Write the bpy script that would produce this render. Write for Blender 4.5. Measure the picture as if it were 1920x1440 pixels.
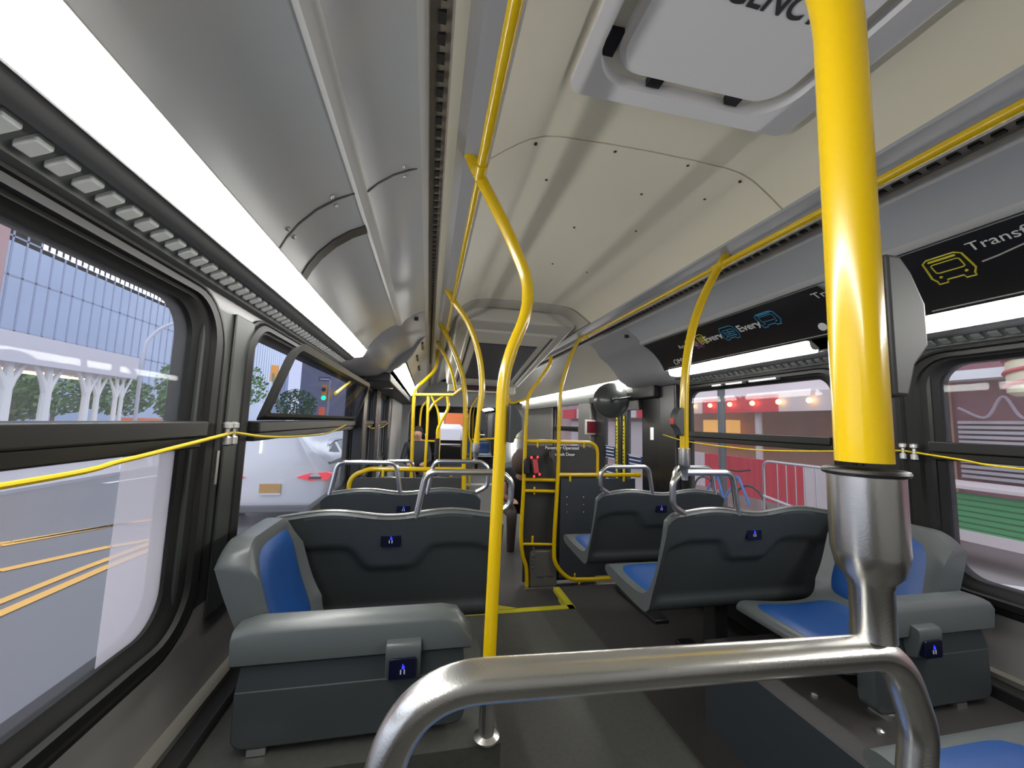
import bpy, bmesh, math, random
import numpy as np
from math import sin, cos, pi, radians, sqrt, atan2
from mathutils import Vector, Matrix
random.seed(7)
for o in list(bpy.data.objects): bpy.data.objects.remove(o)
SC = bpy.context.scene
ZO = 1.30            # eye level above the low floor; everything below is written relative to eye level
# ------------------------------------------------------------------ camera
F, YAW, PITCH, ROLL = 730.0, radians(11.914), radians(5.703), radians(1.8)
CP = Vector((-0.635, 0, 0))
f_ = Vector((sin(YAW)*cos(PITCH), cos(YAW)*cos(PITCH), sin(PITCH)))
r_ = Vector((cos(YAW), -sin(YAW), 0)); u_ = r_.cross(f_)
ci = cos(ROLL)*r_ + sin(ROLL)*u_; cj = -sin(ROLL)*r_ + cos(ROLL)*u_
cd = bpy.data.cameras.new('camera'); cam = bpy.data.objects.new('camera', cd); SC.collection.objects.link(cam)
cd.sensor_width = 36; cd.lens = F/1920*36; cd.clip_start = 0.02; cd.clip_end = 400
cam.matrix_world = Matrix(((ci[0], cj[0], -f_[0], CP[0]), (ci[1], cj[1], -f_[1], CP[1]), (ci[2], cj[2], -f_[2], CP[2]+ZO), (0, 0, 0, 1)))
SC.camera = cam
# ------------------------------------------------------------------ world: flat overcast daylight
W = bpy.data.worlds.new('overcast'); SC.world = W; W.use_nodes = True
bg = W.node_tree.nodes['Background']; bg.inputs[0].default_value = (0.84, 0.88, 1.0, 1); bg.inputs[1].default_value = 1.55
SC.view_settings.view_transform = 'Standard'; SC.view_settings.look = 'None'; SC.view_settings.exposure = 0.34; SC.view_settings.gamma = 1
SC.view_settings.use_curve_mapping = False
SC.cycles.max_bounces = 7; SC.cycles.transparent_max_bounces = 16; SC.cycles.use_denoising = True
SC.cycles.sample_clamp_indirect = 4.0
LAMP = 30.0           # radiance of the ceiling light diffusers

def at(x, y, **k):   # the point seen at pixel x, y on the plane X=, Y= or Z=
    d = ci*((x-960)/F) - cj*((y-720)/F) + f_
    n, v = list(k.items())[0]; a = 'XYZ'.index(n); t = (v-CP[a])/d[a]
    return CP + d*t
# ------------------------------------------------------------------ materials
MATS = {}
def mat(name, col, rough=0.5, metal=0.0, spec=0.5, var=0.0, vs=20.0, bump=0.0, bs=200.0, coat=0.0, emit=None, es=0.0):
    if name in MATS: return MATS[name]
    m = bpy.data.materials.new(name); m.use_nodes = True; nt = m.node_tree; b = nt.nodes['Principled BSDF']
    c = (*col, 1)
    b.inputs['Base Color'].default_value = c; b.inputs['Roughness'].default_value = rough
    b.inputs['Metallic'].default_value = metal; b.inputs['Specular IOR Level'].default_value = spec
    b.inputs['Coat Weight'].default_value = coat; b.inputs['Coat Roughness'].default_value = 0.08
    tc = None
    if var or bump:
        tc = nt.nodes.new('ShaderNodeTexCoord')
    if var:
        n = nt.nodes.new('ShaderNodeTexNoise'); n.inputs['Scale'].default_value = vs; n.inputs['Detail'].default_value = 5
        nt.links.new(tc.outputs['Object'], n.inputs['Vector'])
        mx = nt.nodes.new('ShaderNodeMix'); mx.data_type = 'RGBA'
        mx.inputs[6].default_value = tuple(v*(1-var) for v in col)+(1,); mx.inputs[7].default_value = tuple(min(1, v*(1+var)) for v in col)+(1,)
        nt.links.new(n.outputs['Fac'], mx.inputs[0]); nt.links.new(mx.outputs[2], b.inputs['Base Color'])
    if bump:
        n2 = nt.nodes.new('ShaderNodeTexNoise'); n2.inputs['Scale'].default_value = bs; n2.inputs['Detail'].default_value = 3
        nt.links.new(tc.outputs['Object'], n2.inputs['Vector'])
        bp = nt.nodes.new('ShaderNodeBump'); bp.inputs['Strength'].default_value = bump; bp.inputs['Distance'].default_value = 0.002
        nt.links.new(n2.outputs['Fac'], bp.inputs['Height']); nt.links.new(bp.outputs[0], b.inputs['Normal'])
    if emit:
        b.inputs['Emission Color'].default_value = (*emit, 1); b.inputs['Emission Strength'].default_value = es
    MATS[name] = m; return m
YEL = mat('yellow_powder_coat', (0.60, 0.40, 0.001), 0.22, spec=0.5, var=0.05, vs=9, coat=0.25, bump=0.02, bs=500)
STEEL = mat('brushed_stainless_steel', (0.68, 0.67, 0.64), 0.26, metal=1.0, var=0.08, vs=26, bump=0.05, bs=900)
ALU = mat('aluminium', (0.62, 0.62, 0.61), 0.35, metal=1.0)
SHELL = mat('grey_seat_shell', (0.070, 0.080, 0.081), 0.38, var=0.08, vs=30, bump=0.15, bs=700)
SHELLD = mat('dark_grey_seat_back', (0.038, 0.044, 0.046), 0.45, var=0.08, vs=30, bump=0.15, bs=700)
BLUE = mat('blue_seat_vinyl', (0.006, 0.048, 0.185), 0.42, var=0.1, vs=12, bump=0.2, bs=500)
TRIMSEAT = mat('seat_edge_trim', (0.22, 0.225, 0.22), 0.28, metal=0.55)
BLACK = mat('black_rubber', (0.010, 0.010, 0.011), 0.42)
BLACKP = mat('black_plastic', (0.013, 0.013, 0.014), 0.3, var=0.1)
USB = mat('navy_usb_plastic', (0.003, 0.004, 0.016), 0.2)
LEDB = mat('blue_led', (0, 0, .2), emit=(0.02, 0.03, 1.0), es=1.6)
WHITE = mat('white_print', (0.75, 0.75, 0.75), 0.5)
CREAM = mat('cream_ceiling_laminate', (0.80, 0.755, 0.61), 0.42, var=0.02, vs=4, bump=0.03, bs=60)
COVE = mat('grey_cove_laminate', (0.42, 0.44, 0.46), 0.24, spec=0.6, var=0.02, vs=4)
COVEW = mat('light_grey_trim', (0.50, 0.50, 0.49), 0.3, spec=0.5)
COVEB = mat('ribbed_brown_grey_strip', (0.27, 0.24, 0.20), 0.5)
BAND = mat('vent_band_grey', (0.20, 0.21, 0.20), 0.4)
LENS = mat('translucent_vent_lens', (0.70, 0.72, 0.70), 0.35)
WALLG = mat('grey_wall_melamine', (0.20, 0.19, 0.185), 0.45, var=0.05, vs=8)
PILG = mat('greenish_grey_pillar', (0.028, 0.032, 0.030), 0.45, var=0.05, vs=6)
DKG = mat('dark_grey_panel', (0.032, 0.032, 0.031), 0.5, var=0.06, vs=25, bump=0.2, bs=400)
DKG2 = mat('blue_grey_panel', (0.026, 0.031, 0.038), 0.5, var=0.06, vs=25, bump=0.2, bs=400)
FLOOR = mat('speckled_rubber_floor', (0.040, 0.041, 0.036), 0.55, var=0.35, vs=60, bump=0.3, bs=300)
FLOORD = mat('dark_brown_floor', (0.022, 0.019, 0.018), 0.6, var=0.3, vs=60, bump=0.3, bs=300)
RISER = mat('blue_grey_wheel_box_side', (0.015, 0.020, 0.025), 0.6, var=0.2, vs=50, bump=0.3, bs=300)
YNOSE = mat('yellow_step_nosing', (0.34, 0.31, 0.01), 0.4, var=0.1)
LAMPM = mat('light_diffuser', (1, 1, 1), 0.5, emit=(1.0, 0.985, 0.94), es=LAMP)
POSTER = mat('black_poster', (0.012, 0.011, 0.012), 0.35, var=0.3, vs=3)
def lmat(n, c): return mat(n, c, 0.5)
PYEL, PBLU, PPUR = lmat('poster_yellow', (0.62, 0.56, 0.03)), lmat('poster_blue', (0.03, 0.24, 0.42)), lmat('poster_purple', (0.16, 0.03, 0.2))
HATCHM = mat('white_hatch_plastic', (0.76, 0.76, 0.78), 0.45, var=0.03, vs=6)
HATCHD = mat('hatch_gasket_grey', (0.20, 0.195, 0.18), 0.6)
REDLED = mat('red_led', (.2, 0, 0), emit=(1.0, 0.02, 0.03), es=3)
def glass(name, haze, tint=(0.93, 0.95, 0.97), hcol=(0.8, 0.78, 0.8)):
    m = bpy.data.materials.new(name); m.use_nodes = True; nt = m.node_tree; nt.nodes.clear()
    o = nt.nodes.new('ShaderNodeOutputMaterial'); t = nt.nodes.new('ShaderNodeBsdfTransparent'); t.inputs[0].default_value = (*tint, 1)
    d = nt.nodes.new('ShaderNodeBsdfDiffuse'); d.inputs[0].default_value = (*hcol, 1)
    tr = nt.nodes.new('ShaderNodeBsdfTranslucent'); tr.inputs[0].default_value = (*hcol, 1)
    ad = nt.nodes.new('ShaderNodeMixShader'); ad.inputs[0].default_value = 0.6; nt.links.new(d.outputs[0], ad.inputs[1]); nt.links.new(tr.outputs[0], ad.inputs[2])
    a = nt.nodes.new('ShaderNodeMixShader'); a.inputs[0].default_value = haze
    nt.links.new(t.outputs[0], a.inputs[1]); nt.links.new(ad.outputs[0], a.inputs[2])
    g = nt.nodes.new('ShaderNodeBsdfGlossy'); g.inputs['Roughness'].default_value = 0.02; g.inputs[0].default_value = (.9, .9, .9, 1)
    lw = nt.nodes.new('ShaderNodeLayerWeight'); lw.inputs[0].default_value = 0.5
    fp = nt.nodes.new('ShaderNodeMath'); fp.operation = 'POWER'; fp.inputs[1].default_value = 5.0; nt.links.new(lw.outputs['Facing'], fp.inputs[0])
    fr = nt.nodes.new('ShaderNodeMath'); fr.operation = 'MULTIPLY_ADD'; fr.inputs[1].default_value = 0.08; fr.inputs[2].default_value = 0.006; nt.links.new(fp.outputs[0], fr.inputs[0])
    b = nt.nodes.new('ShaderNodeMixShader'); nt.links.new(fr.outputs[0], b.inputs[0]); nt.links.new(a.outputs[0], b.inputs[1]); nt.links.new(g.outputs[0], b.inputs[2])
    nt.links.new(b.outputs[0], o.inputs[0]); MATS[name] = m; return m
GLASS = glass('bus_window_glass', 0.045)
GLASS2 = glass('hopper_glass', 0.02, (0.62, 0.64, 0.72))
REFL = glass('milky_painted_reflection', 0.42, (0.97, 0.96, 0.97), (0.9, 0.86, 0.88))  # milky mix that paints a bright reflection on the glass
CARGL = mat('car_glass', (0.30, 0.34, 0.34), 0.05, spec=0.8)
# ------------------------------------------------------------------ mesh helpers
def cat(o, label=None, category=None, group=None, kind=None):
    if label: o['label'] = label
    if category: o['category'] = category
    if group: o['group'] = group
    if kind: o['kind'] = kind
    return o
def empty(name, loc, label=None, category=None, group=None, kind=None):
    o = bpy.data.objects.new(name, None); SC.collection.objects.link(o); o.location = loc; o.empty_display_size = 0.05
    return cat(o, label, category, group, kind)
def wloc(o):
    v = Vector((0, 0, 0))
    while o: v = v + o.location; o = o.parent
    return v
class MB:
    def __init__(s): s.v = []; s.f = []; s.mi = []; s.m = 0
    def add(s, vs, fs):
        n = len(s.v); s.v += [tuple(v) for v in vs]; s.f += [tuple(i+n for i in f) for f in fs]; s.mi += [s.m]*len(fs); return s
    def box(s, x0, x1, y0, y1, z0, z1):
        x0, x1 = min(x0, x1), max(x0, x1); y0, y1 = min(y0, y1), max(y0, y1); z0, z1 = min(z0, z1), max(z0, z1)
        return s.add([(x0, y0, z0), (x1, y0, z0), (x1, y1, z0), (x0, y1, z0), (x0, y0, z1), (x1, y0, z1), (x1, y1, z1), (x0, y1, z1)],
                     [(0, 3, 2, 1), (4, 5, 6, 7), (0, 1, 5, 4), (1, 2, 6, 5), (2, 3, 7, 6), (3, 0, 4, 7)])
    def hexa(s, p):   # 8 corners, bottom 4 then top 4
        return s.add(p, [(0, 3, 2, 1), (4, 5, 6, 7), (0, 1, 5, 4), (1, 2, 6, 5), (2, 3, 7, 6), (3, 0, 4, 7)])
    def tube(s, pts, r, seg=14, cap=True, closed=False, flat=1.0):
        pts = [Vector(p) for p in pts]; n = len(pts)
        T = []
        for i in range(n):
            a = pts[i-1] if (i > 0 or closed) else pts[i]; b = pts[(i+1) % n] if (i < n-1 or closed) else pts[i]
            T.append((b-a).normalized())
        up = Vector((0, 0, 1)) if abs(T[0].z) < 0.9 else Vector((0, 1, 0))
        N = (up - T[0]*up.dot(T[0])).normalized(); vs = []
        rr = r if isinstance(r, (list, tuple)) else [r]*n
        for i in range(n):
            N = (N - T[i]*N.dot(T[i])).normalized(); B = T[i].cross(N)
            for k in range(seg):
                a = 2*pi*k/seg; vs.append(pts[i] + (N*cos(a)*flat + B*sin(a))*rr[i])
        fs = []
        for i in range(n if closed else n-1):
            j = (i+1) % n
            for k in range(seg):
                q = (k+1) % seg; fs.append((i*seg+k, i*seg+q, j*seg+q, j*seg+k))
        if cap and not closed: fs += [tuple(range(seg-1, -1, -1)), tuple((n-1)*seg+k for k in range(seg))]
        return s.add(vs, fs)
    def lathe(s, c, prof, seg=28, axis=(0, 0, 1)):   # prof: (radius, height along the axis)
        ax = Vector(axis).normalized(); a = Vector((1, 0, 0)) if abs(ax.x) < 0.9 else Vector((0, 1, 0))
        A = (a-ax*a.dot(ax)).normalized(); B = ax.cross(A); c = Vector(c); vs = []; n = len(prof)
        for r, h in prof:
            for k in range(seg):
                t = 2*pi*k/seg; vs.append(c+ax*h+(A*cos(t)+B*sin(t))*r)
        fs = [(i*seg+k, i*seg+(k+1) % seg, (i+1)*seg+(k+1) % seg, (i+1)*seg+k) for i in range(n-1) for k in range(seg)]
        fs += [tuple(range(seg-1, -1, -1)), tuple((n-1)*seg+k for k in range(seg))]
        return s.add(vs, fs)
    def prism(s, poly, axis, a0, a1):   # poly in the two other axes (in x,y,z order)
        def mk(p, a): q = list(p); q.insert('xyz'.index(axis), a); return q
        n = len(poly); vs = [mk(p, a0) for p in poly]+[mk(p, a1) for p in poly]
        fs = [tuple(range(n)), tuple(range(2*n-1, n-1, -1))]+[(i, i+n, (i+1) % n+n, (i+1) % n) for i in range(n)]
        return s.add(vs, fs)
    def sheet(s, line, axis, a0, a1, th, n=1):   # polyline extruded along axis with thickness th (offset along the line's left normal)
        L = [Vector(p) for p in line]; off = []
        for i in range(len(L)):
            a = L[max(i-1, 0)]; b = L[min(i+1, len(L)-1)]; t = (b-a).normalized(); off.append(L[i]+Vector((-t.y, t.x))*th)
        return s.prism([tuple(p) for p in L]+[tuple(p) for p in reversed(off)], axis, a0, a1)
    def loops(s, LL, cap0=False, cap1=False, closed=False):
        n = len(LL[0]); vs = [v for L in LL for v in L]; m = len(LL)
        fs = [(i*n+k, i*n+(k+1) % n, ((i+1) % m)*n+(k+1) % n, ((i+1) % m)*n+k) for i in range(m if closed else m-1) for k in range(n)]
        if cap0: fs.append(tuple(range(n-1, -1, -1)))
        if cap1: fs.append(tuple((m-1)*n+k for k in range(n)))
        return s.add(vs, fs)
    def ball(s, c, r, n=10, sc=(1, 1, 1)):
        vs = []; c = Vector(c)
        for i in range(n+1):
            for k in range(2*n):
                t = pi*i/n; p = pi*k/n; vs.append(c+Vector((sin(t)*cos(p)*sc[0], sin(t)*sin(p)*sc[1], cos(t)*sc[2]))*r)
        fs = [(i*2*n+k, (i+1)*2*n+k, (i+1)*2*n+(k+1) % (2*n), i*2*n+(k+1) % (2*n)) for i in range(n) for k in range(2*n)]
        return s.add(vs, fs)
    def build(s, name, m, parent=None, loc=None, bevel=0.0, smooth=35, sub=0, label=None, **kw):
        o0 = wloc(parent) if parent else (Vector(loc) if loc is not None else s.base())
        me = bpy.data.meshes.new(name)
        me.from_pydata([tuple(Vector(v)-o0) for v in s.v], [], s.f); me.validate()
        for mm in (m if isinstance(m, (list, tuple)) else [m]): me.materials.append(mm)
        if max(s.mi or [0]): me.polygons.foreach_set('material_index', s.mi[:len(me.polygons)])
        b = bmesh.new(); b.from_mesh(me); bmesh.ops.remove_doubles(b, verts=b.verts, dist=1e-6); bmesh.ops.recalc_face_normals(b, faces=b.faces); b.to_mesh(me); b.free()
        if smooth:
            me.polygons.foreach_set('use_smooth', [True]*len(me.polygons)); me.set_sharp_from_angle(angle=radians(smooth))
        o = bpy.data.objects.new(name, me); SC.collection.objects.link(o)
        if parent: o.parent = parent
        else: o.location = o0
        if bevel:
            md = o.modifiers.new('bevel', 'BEVEL'); md.width = bevel; md.segments = 3; md.limit_method = 'ANGLE'; md.angle_limit = radians(40)
        if sub: md = o.modifiers.new('sub', 'SUBSURF'); md.levels = sub; md.render_levels = sub
        return cat(o, label, **kw)
    def base(s):
        a = np.array(s.v); return Vector(((a[:, 0].min()+a[:, 0].max())/2, (a[:, 1].min()+a[:, 1].max())/2, a[:, 2].min()))
def rrect(u0, u1, v0, v1, r, n=8):   # rounded rectangle outline, r one value or four (from the low-low corner round)
    rs = r if isinstance(r, (tuple, list)) else [r]*4; out = []
    for (cu, cv, a0), q in zip(((u0, v0, pi), (u1, v0, 1.5*pi), (u1, v1, 0), (u0, v1, .5*pi)), rs):
        su = 1 if cu == u0 else -1; sv = 1 if cv == v0 else -1
        for i in range(n+1):
            a = a0+.5*pi*i/n; out.append((cu+su*q+q*cos(a), cv+sv*q+q*sin(a)))
    return out
def fil(pts, r, n=7):   # polyline with rounded corners
    pts = [Vector(p) for p in pts]; out = [pts[0]]
    for i in range(1, len(pts)-1):
        a = pts[i-1]-pts[i]; b = pts[i+1]-pts[i]; la, lb = a.length, b.length; a.normalize(); b.normalize()
        ang = a.angle(b); d = min(r/math.tan(ang/2), la*.48, lb*.48)
        p0 = pts[i]+a*d; p2 = pts[i]+b*d
        for k in range(n+1):
            t = k/n; out.append(p0*(1-t)**2+pts[i]*2*t*(1-t)+p2*t*t)
    out.append(pts[-1]); return out
def spl(pts, n=8):      # smooth curve through the points
    P = [Vector(p) for p in pts]; P = [P[0]*2-P[1]]+P+[P[-1]*2-P[-2]]; out = []
    for i in range(1, len(P)-2):
        for k in range(n):
            t = k/n; out.append(0.5*((2*P[i])+(P[i+1]-P[i-1])*t+(2*P[i-1]-5*P[i]+4*P[i+1]-P[i+2])*t*t+(3*P[i]-P[i-1]-3*P[i+1]+P[i+2])*t**3))
    out.append(P[-2]); return out
def text(name, body, size, origin, right, up, m, parent, align='CENTER', shear=0.0, bold=0.0):
    c = bpy.data.curves.new(name, 'FONT'); c.body = body; c.size = size; c.align_x = align; c.align_y = 'CENTER'; c.extrude = 0.0006; c.shear = shear; c.offset = bold
    o0 = bpy.data.objects.new(name, c); SC.collection.objects.link(o0); dg = bpy.context.evaluated_depsgraph_get(); dg.update(); me = bpy.data.meshes.new_from_object(o0.evaluated_get(dg)); bpy.data.objects.remove(o0); me.materials.clear(); me.materials.append(m)
    o = bpy.data.objects.new(name, me); SC.collection.objects.link(o); o.parent = parent
    R = Vector(right).normalized(); U = Vector(up); U = (U-R*U.dot(R)).normalized(); N = R.cross(U); p = Vector(origin)-wloc(parent)
    o.matrix_local = Matrix(((R[0], U[0], N[0], p[0]), (R[1], U[1], N[1], p[1]), (R[2], U[2], N[2], p[2]), (0, 0, 0, 1)))
    return o
def copy_tree(o, parent=None):
    c = o.copy(); SC.collection.objects.link(c)
    if parent: c.parent = parent
    for ch in [x for x in bpy.data.objects if x.parent == o and x is not c]:
        d = copy_tree(ch, c); d.matrix_parent_inverse = ch.matrix_parent_inverse
    return c
# ------------------------------------------------------------------ floor
def S(name, mb, m, **k): return mb.build(name, m, kind='structure', **k)
zf = lambda y: -1.045-0.02*(y+1.2)       # the rear platform slopes gently down
pf = MB()
pf.m = 0; y0, y1 = -1.5, 2.40
pf.hexa([(-1.2, y0, -1.3), (.30, y0, -1.3), (.30, y1, -1.3), (-1.2, y1, -1.3), (-1.2, y0, zf(y0)), (.30, y0, zf(y0)), (.30, y1, zf(y1)), (-1.2, y1, zf(y1))])
pf.m = 1; y1 = 2.66
pf.hexa([(.30, y0, -1.3), (1.2, y0, -1.3), (1.2, y1, -1.3), (.30, y1, -1.3), (.30, y0, zf(y0)), (1.2, y0, zf(y0)), (1.2, y1, zf(y1)), (.30, y1, zf(y1))])
fl = MB(); fl.box(-1.2, 1.2, -1.5, 14.9, -1.36, -1.3)
S('floor', fl, FLOORD, loc=(0, 6, -1.3)); S('floor', pf, [FLOOR, FLOORD], loc=(0, .5, -1.3))
st = MB(); st.box(-1.2, .30, 2.40, 2.66, -1.3, -1.20); S('floor', st, FLOORD)
n1 = MB(); n1.box(-1.2, .302, 2.36, 2.408, zf(2.4)-.02, zf(2.4)+.004); n1.box(.262, .306, 2.36, 2.67, zf(2.5)-.02, zf(2.5)+.006); n1.box(.297, .303, 2.41, 2.66, -1.2, zf(2.5)-.02)
n1.build('step_nosing', YNOSE, label='yellow anti-slip nosing along the top edge of the aisle step', category='step edging')
n3 = MB(); n3.prism([(-.19, 2.40), (-.05, 2.40), (-.19, 2.47)], 'z', zf(2.4)-.01, zf(2.4)+.008)
n3.build('step_marker', YNOSE, label='small yellow wedge marker at left end of the aisle step edge', category='step edging')
# wheel boxes
wb = MB(); wb.m = 0; wb.box(.44, 1.19, .80, 1.38, -1.1, -.80); wb.m = 1; wb.box(.437, .441, .80, 1.38, -1.1, -.80)
r1 = empty('wheel_box', (.8, 1.2, -1.1), 'dark raised wheel box with blue-grey side under the right sideways seat', 'wheel housing')
wb.build('box_body', [FLOORD, RISER], r1, bevel=.0)
for i, (bx, by) in enumerate(((.60, .90), (.70, .915), (.80, .93), (.56, 1.05))):
    b = MB(); b.lathe((bx, by, -.80), [(.011, 0), (.011, .006), (.005, .010)], 8); b.build('bolt', ALU, r1)
wl = MB(); wl.box(-1.19, -.42, 1.02, 1.48, -1.1, -.785)
r2 = empty('wheel_box', (-.8, 1.3, -1.1), 'dark raised wheel box under the left sideways seat beside the window wall', 'wheel housing')
wl.build('box_body', FLOOR, r2)
t = MB(); t.box(-1.10, -.94, 1.008, 1.022, -.80, -.781); t.build('edge_strip', ALU, r2, label='bright metal edge strip')
# ------------------------------------------------------------------ walls and windows
ZB, ZT = -.483, .262            # glass bottom / top
RAIL = (-.085, -.020)
WIN = {'left': [(-.55, 1.085), (1.425, 3.15), (3.36, 4.12), (4.46, 5.38)], 'right': [(-.55, 1.075), (1.475, 2.50), (4.46, 5.50)]}
def wall(side):
    sx = -1 if side == 'left' else 1; X0, X1 = sx*1.2, sx*1.26
    m = MB(); m.m = 0
    segs = [(-1.5, 14.9)] if side == 'left' else [(-1.5, 2.78), (4.06, 14.9)]
    for a, b in segs:
        m.m = 0; m.box(X0, X1, a, b, -1.3, ZB-.02)
        m.m = 1; m.box(X0, X1, a, b, ZT+.02, .92)
    if side == 'right': m.m = 1; m.box(X0, X1, 2.78, 4.06, .26, .92)
    wins = WIN[side]; prev = -1.5
    for a, b in wins+[(14.9, 14.9)]:
        if side == 'right' and prev < 2.78 < a:
            m.m = 2; m.box(X0, X1, prev, 2.78, ZB-.02, ZT+.02); m.m = 0; m.box(X0, X1, 4.06, a-.02, ZB-.02, ZT+.02)
        elif a-.02 > prev:
            m.m = 2 if (prev < 4) else 0
            m.box(X0, X1, prev, a-.02, ZB-.02, ZT+.02)
        prev = b+.02
    S('wall_'+side, m, [WALLG, BLACKP, PILG if side == 'left' else BLACKP])
    # ledge, heater cover and rub rails along the wall foot
    g = MB(); g.box(sx*1.165, sx*1.2, -1.4, 2.6, -.758, -.742); S('trim_1' if side == 'left' else 'trim_2', g, mat('ledge_trim', (.12, .115, .10), .3))
    h = MB(); h.box(sx*1.12, sx*1.2, -1.4, 2.6, -.84, -.76); h.box(sx*1.09, sx*1.2, -1.4, 2.6, -.93, -.86); h.box(sx*1.07, sx*1.2, -1.4, 2.6, -1.05, -.95)
    S('baseboard_'+side, h, mat('heater_cover_black', (.016, .017, .017), .32), bevel=.008)
    for i, (a, b) in enumerate(wins):
        wi = i+1 if side == 'left' else i+5
        e = empty('window_%d' % wi, (sx*1.2, (a+b)/2, ZB), kind='structure')
        L = []
        for off, dx, rad in ((.135, .004, .17), (.133, -.006, .168), (.115, -.008, .15), (.105, -.002, .14), (.095, -.012, .13), (.06, -.014, .11), (.052, -.004, .10), (.035, -.002, .095), (.022, .006, .09), (.0, .012, .08), (-.004, .03, .078), (-.002, .05, .078)):
            L.append([(sx*(1.2+dx), y, z) for y, z in rrect(a-off, b+off, ZB-off*.62, ZT+off*.42, rad)])
        fr = MB(); fr.loops(L); fo = fr.build('window_frame', mat('window_gasket', (.006, .0062, .0062), .55, spec=.3), e)
        br = MB(); br.box(sx*1.165, sx*1.235, a-.02, b+.02, RAIL[0]+.028, RAIL[1]); br.box(sx*1.178, sx*1.235, a-.02, b+.02, RAIL[0], RAIL[0]+.028)
        br.build('window_rail', mat('window_rail_black', (.010, .0105, .0105), .4, spec=.35), e, bevel=.004)
        gl = MB(); gl.box(sx*1.222, sx*1.225, a-.01, b+.01, ZB-.02, RAIL[0]+.02); gl.build('glass_pane', GLASS, e)
        if not (side == 'left' and i == 1):
            gl = MB(); gl.box(sx*1.222, sx*1.225, a-.01, b+.01, RAIL[1]-.02, ZT+.02); gl.build('glass_pane', GLASS, e)
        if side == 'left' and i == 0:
            fm = MB(); fm.box(-1.2205, -1.2195, .92, 1.10, ZB-.02, RAIL[0]+.02); fm.build('reflection_sheet', REFL, e)  # added sheet, stands in for the bright reflection on part of this pane
        if side == 'left' and i == 1:     # hopper sash tipped inward
            y0, y1 = a+.01, b-.03
            def hp(y, s, o=0.0):          # s 0 at the hinge, 1 at the top
                return (-1.19+.088*s-o*.95, y, -.018+.262*s-o*.5)
            ring = lambda off, o: [hp(y, s, o) for y, s in rrect(y0+off, y1-off, .0+off/.3, 1.0-off/.3, (.02, .02, .09, .09))]
            def rr2(off, o, rd):
                return [hp(y, zz/.305, o) for y, zz in rrect(y0+off, y1-off, off*.5, .305-off, (.01, .01, rd, rd))]
            sm = MB(); sm.loops([rr2(0, 0, .07), rr2(0, -.028, .07), rr2(.028, -.028, .05), rr2(.028, 0, .05)], closed=True)
            so = sm.build('hopper_sash', mat('sash_aluminium', (.022, .024, .024), .4), e)
            hg = MB(); hg.loops([rr2(.02, -.008, .05), rr2(.02, -.011, .05)], True, True); hg.build('hopper_glass', GLASS2, e)
            la = MB(); la.box(-1.15, -1.12, 2.5, 2.72, .262, .285); la.box(-1.14, -1.10, 2.78, 2.95, .25, .275); la.build('latch', ALU, e, bevel=.004)
        if side == 'right' and i == 1:
            for yy0, yy1 in ((1.95, 2.08), (2.12, 2.2), (1.72, 1.9)):
                la = MB(); la.box(1.16, 1.19, yy0, yy1, .276, .286); la.build('latch', ALU, e)
wall('left'); wall('right')
bw = MB(); bw.box(-1.26, 1.26, -1.56, -1.5, -1.3, .93); S('wall_back', bw, mat('rear_wall_grey', (.25, .25, .25), .5))
bw = MB(); bw.box(-1.26, 1.26, -1.5, 15, .90, .94); S('ceiling', bw, mat('roof_skin', (.2, .2, .2), .6))
# black pillars on the right, gusset plates on the left
for (a, b, x) in ((2.575, 2.78, 1.15),):
    p = MB(); p.box(x, 1.2, a, b, -1.3, .33); S('wall_right', p, BLACKP, bevel=.01)
p = MB(); p.box(1.12, 1.2, 4.06, 4.42, -1.3, .27); p.box(1.17, 1.2, 5.58, 8.0, -1.3, .30); S('wall_right', p, mat('taupe_pillar', (.13, .125, .12), .35), bevel=.02)
p = MB(); p.box(-1.2, -1.192, 1.25, 1.37, -.55, .29); S('trim_3', p, PILG, bevel=.01)
p = MB(); p.box(-1.2, -1.12, 3.17, 3.32, -1.3, .32); p.box(-1.2, -1.15, 4.14, 4.44, -1.3, .3); p.box(-1.2, -1.15, 5.42, 5.7, -1.3, .3); S('wall_left', p, BLACKP, bevel=.01)
p = MB(); p.box(-1.2, -.95, 3.25, 7.9, .295, .37); S('trim_4', p, mat('dark_header_box', (.045, .045, .044), .5), bevel=.012)
sp = MB(); sp.lathe((-1.03, 3.9, .294), [(.045, -.004), (.045, .002)], 12); sp.build('ceiling_speaker', ALU, label='small metal dome fitting under dark header box above left windows', category='speaker')
p = MB(); p.box(-1.2, -1.14, 5.72, 8.1, -1.3, .35); S('wall_left', p, mat('light_grey_bulkhead', (.30, .31, .32), .4))
# ------------------------------------------------------------------ ceiling cross-section
def mir(L, s): return [(s*x, z) for x, z in L]
def strip(line, y0, y1, m, name, s, th=.012, sm=35, **k):
    mb = MB(); L = mir(line, -s)
    if s < 0: L = L[::-1]
    mb.sheet([(x, z) for x, z in L], 'y', y0, y1, th)
    return mb.build(name, m, smooth=sm, **k)
crown = [(-.50, .75), (-.455, .785), (-.42, .81), (-.385, .832), (-.34, .85), (-.29, .858), (-.15, .864), (0, .866), (.15, .864), (.29, .858), (.34, .85), (.385, .832), (.42, .81), (.455, .785), (.50, .75)]
c = MB()
for a, b in ((-1.5, 1.036), (1.042, 2.63)): c.sheet(crown, 'y', a, b, .02)
S('ceiling', c, CREAM, loc=(0, 0, .75))
c = MB(); c.sheet([(x, z+.012) for x, z in crown], 'y', 1.0, 1.08, .02); c.sheet([(x, z+.012) for x, z in crown], 'y', 2.6, 2.68, .02); S('ceiling', c, mat('ceiling_joint', (.36, .33, .26), .6), loc=(0, 1, .8))
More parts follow.
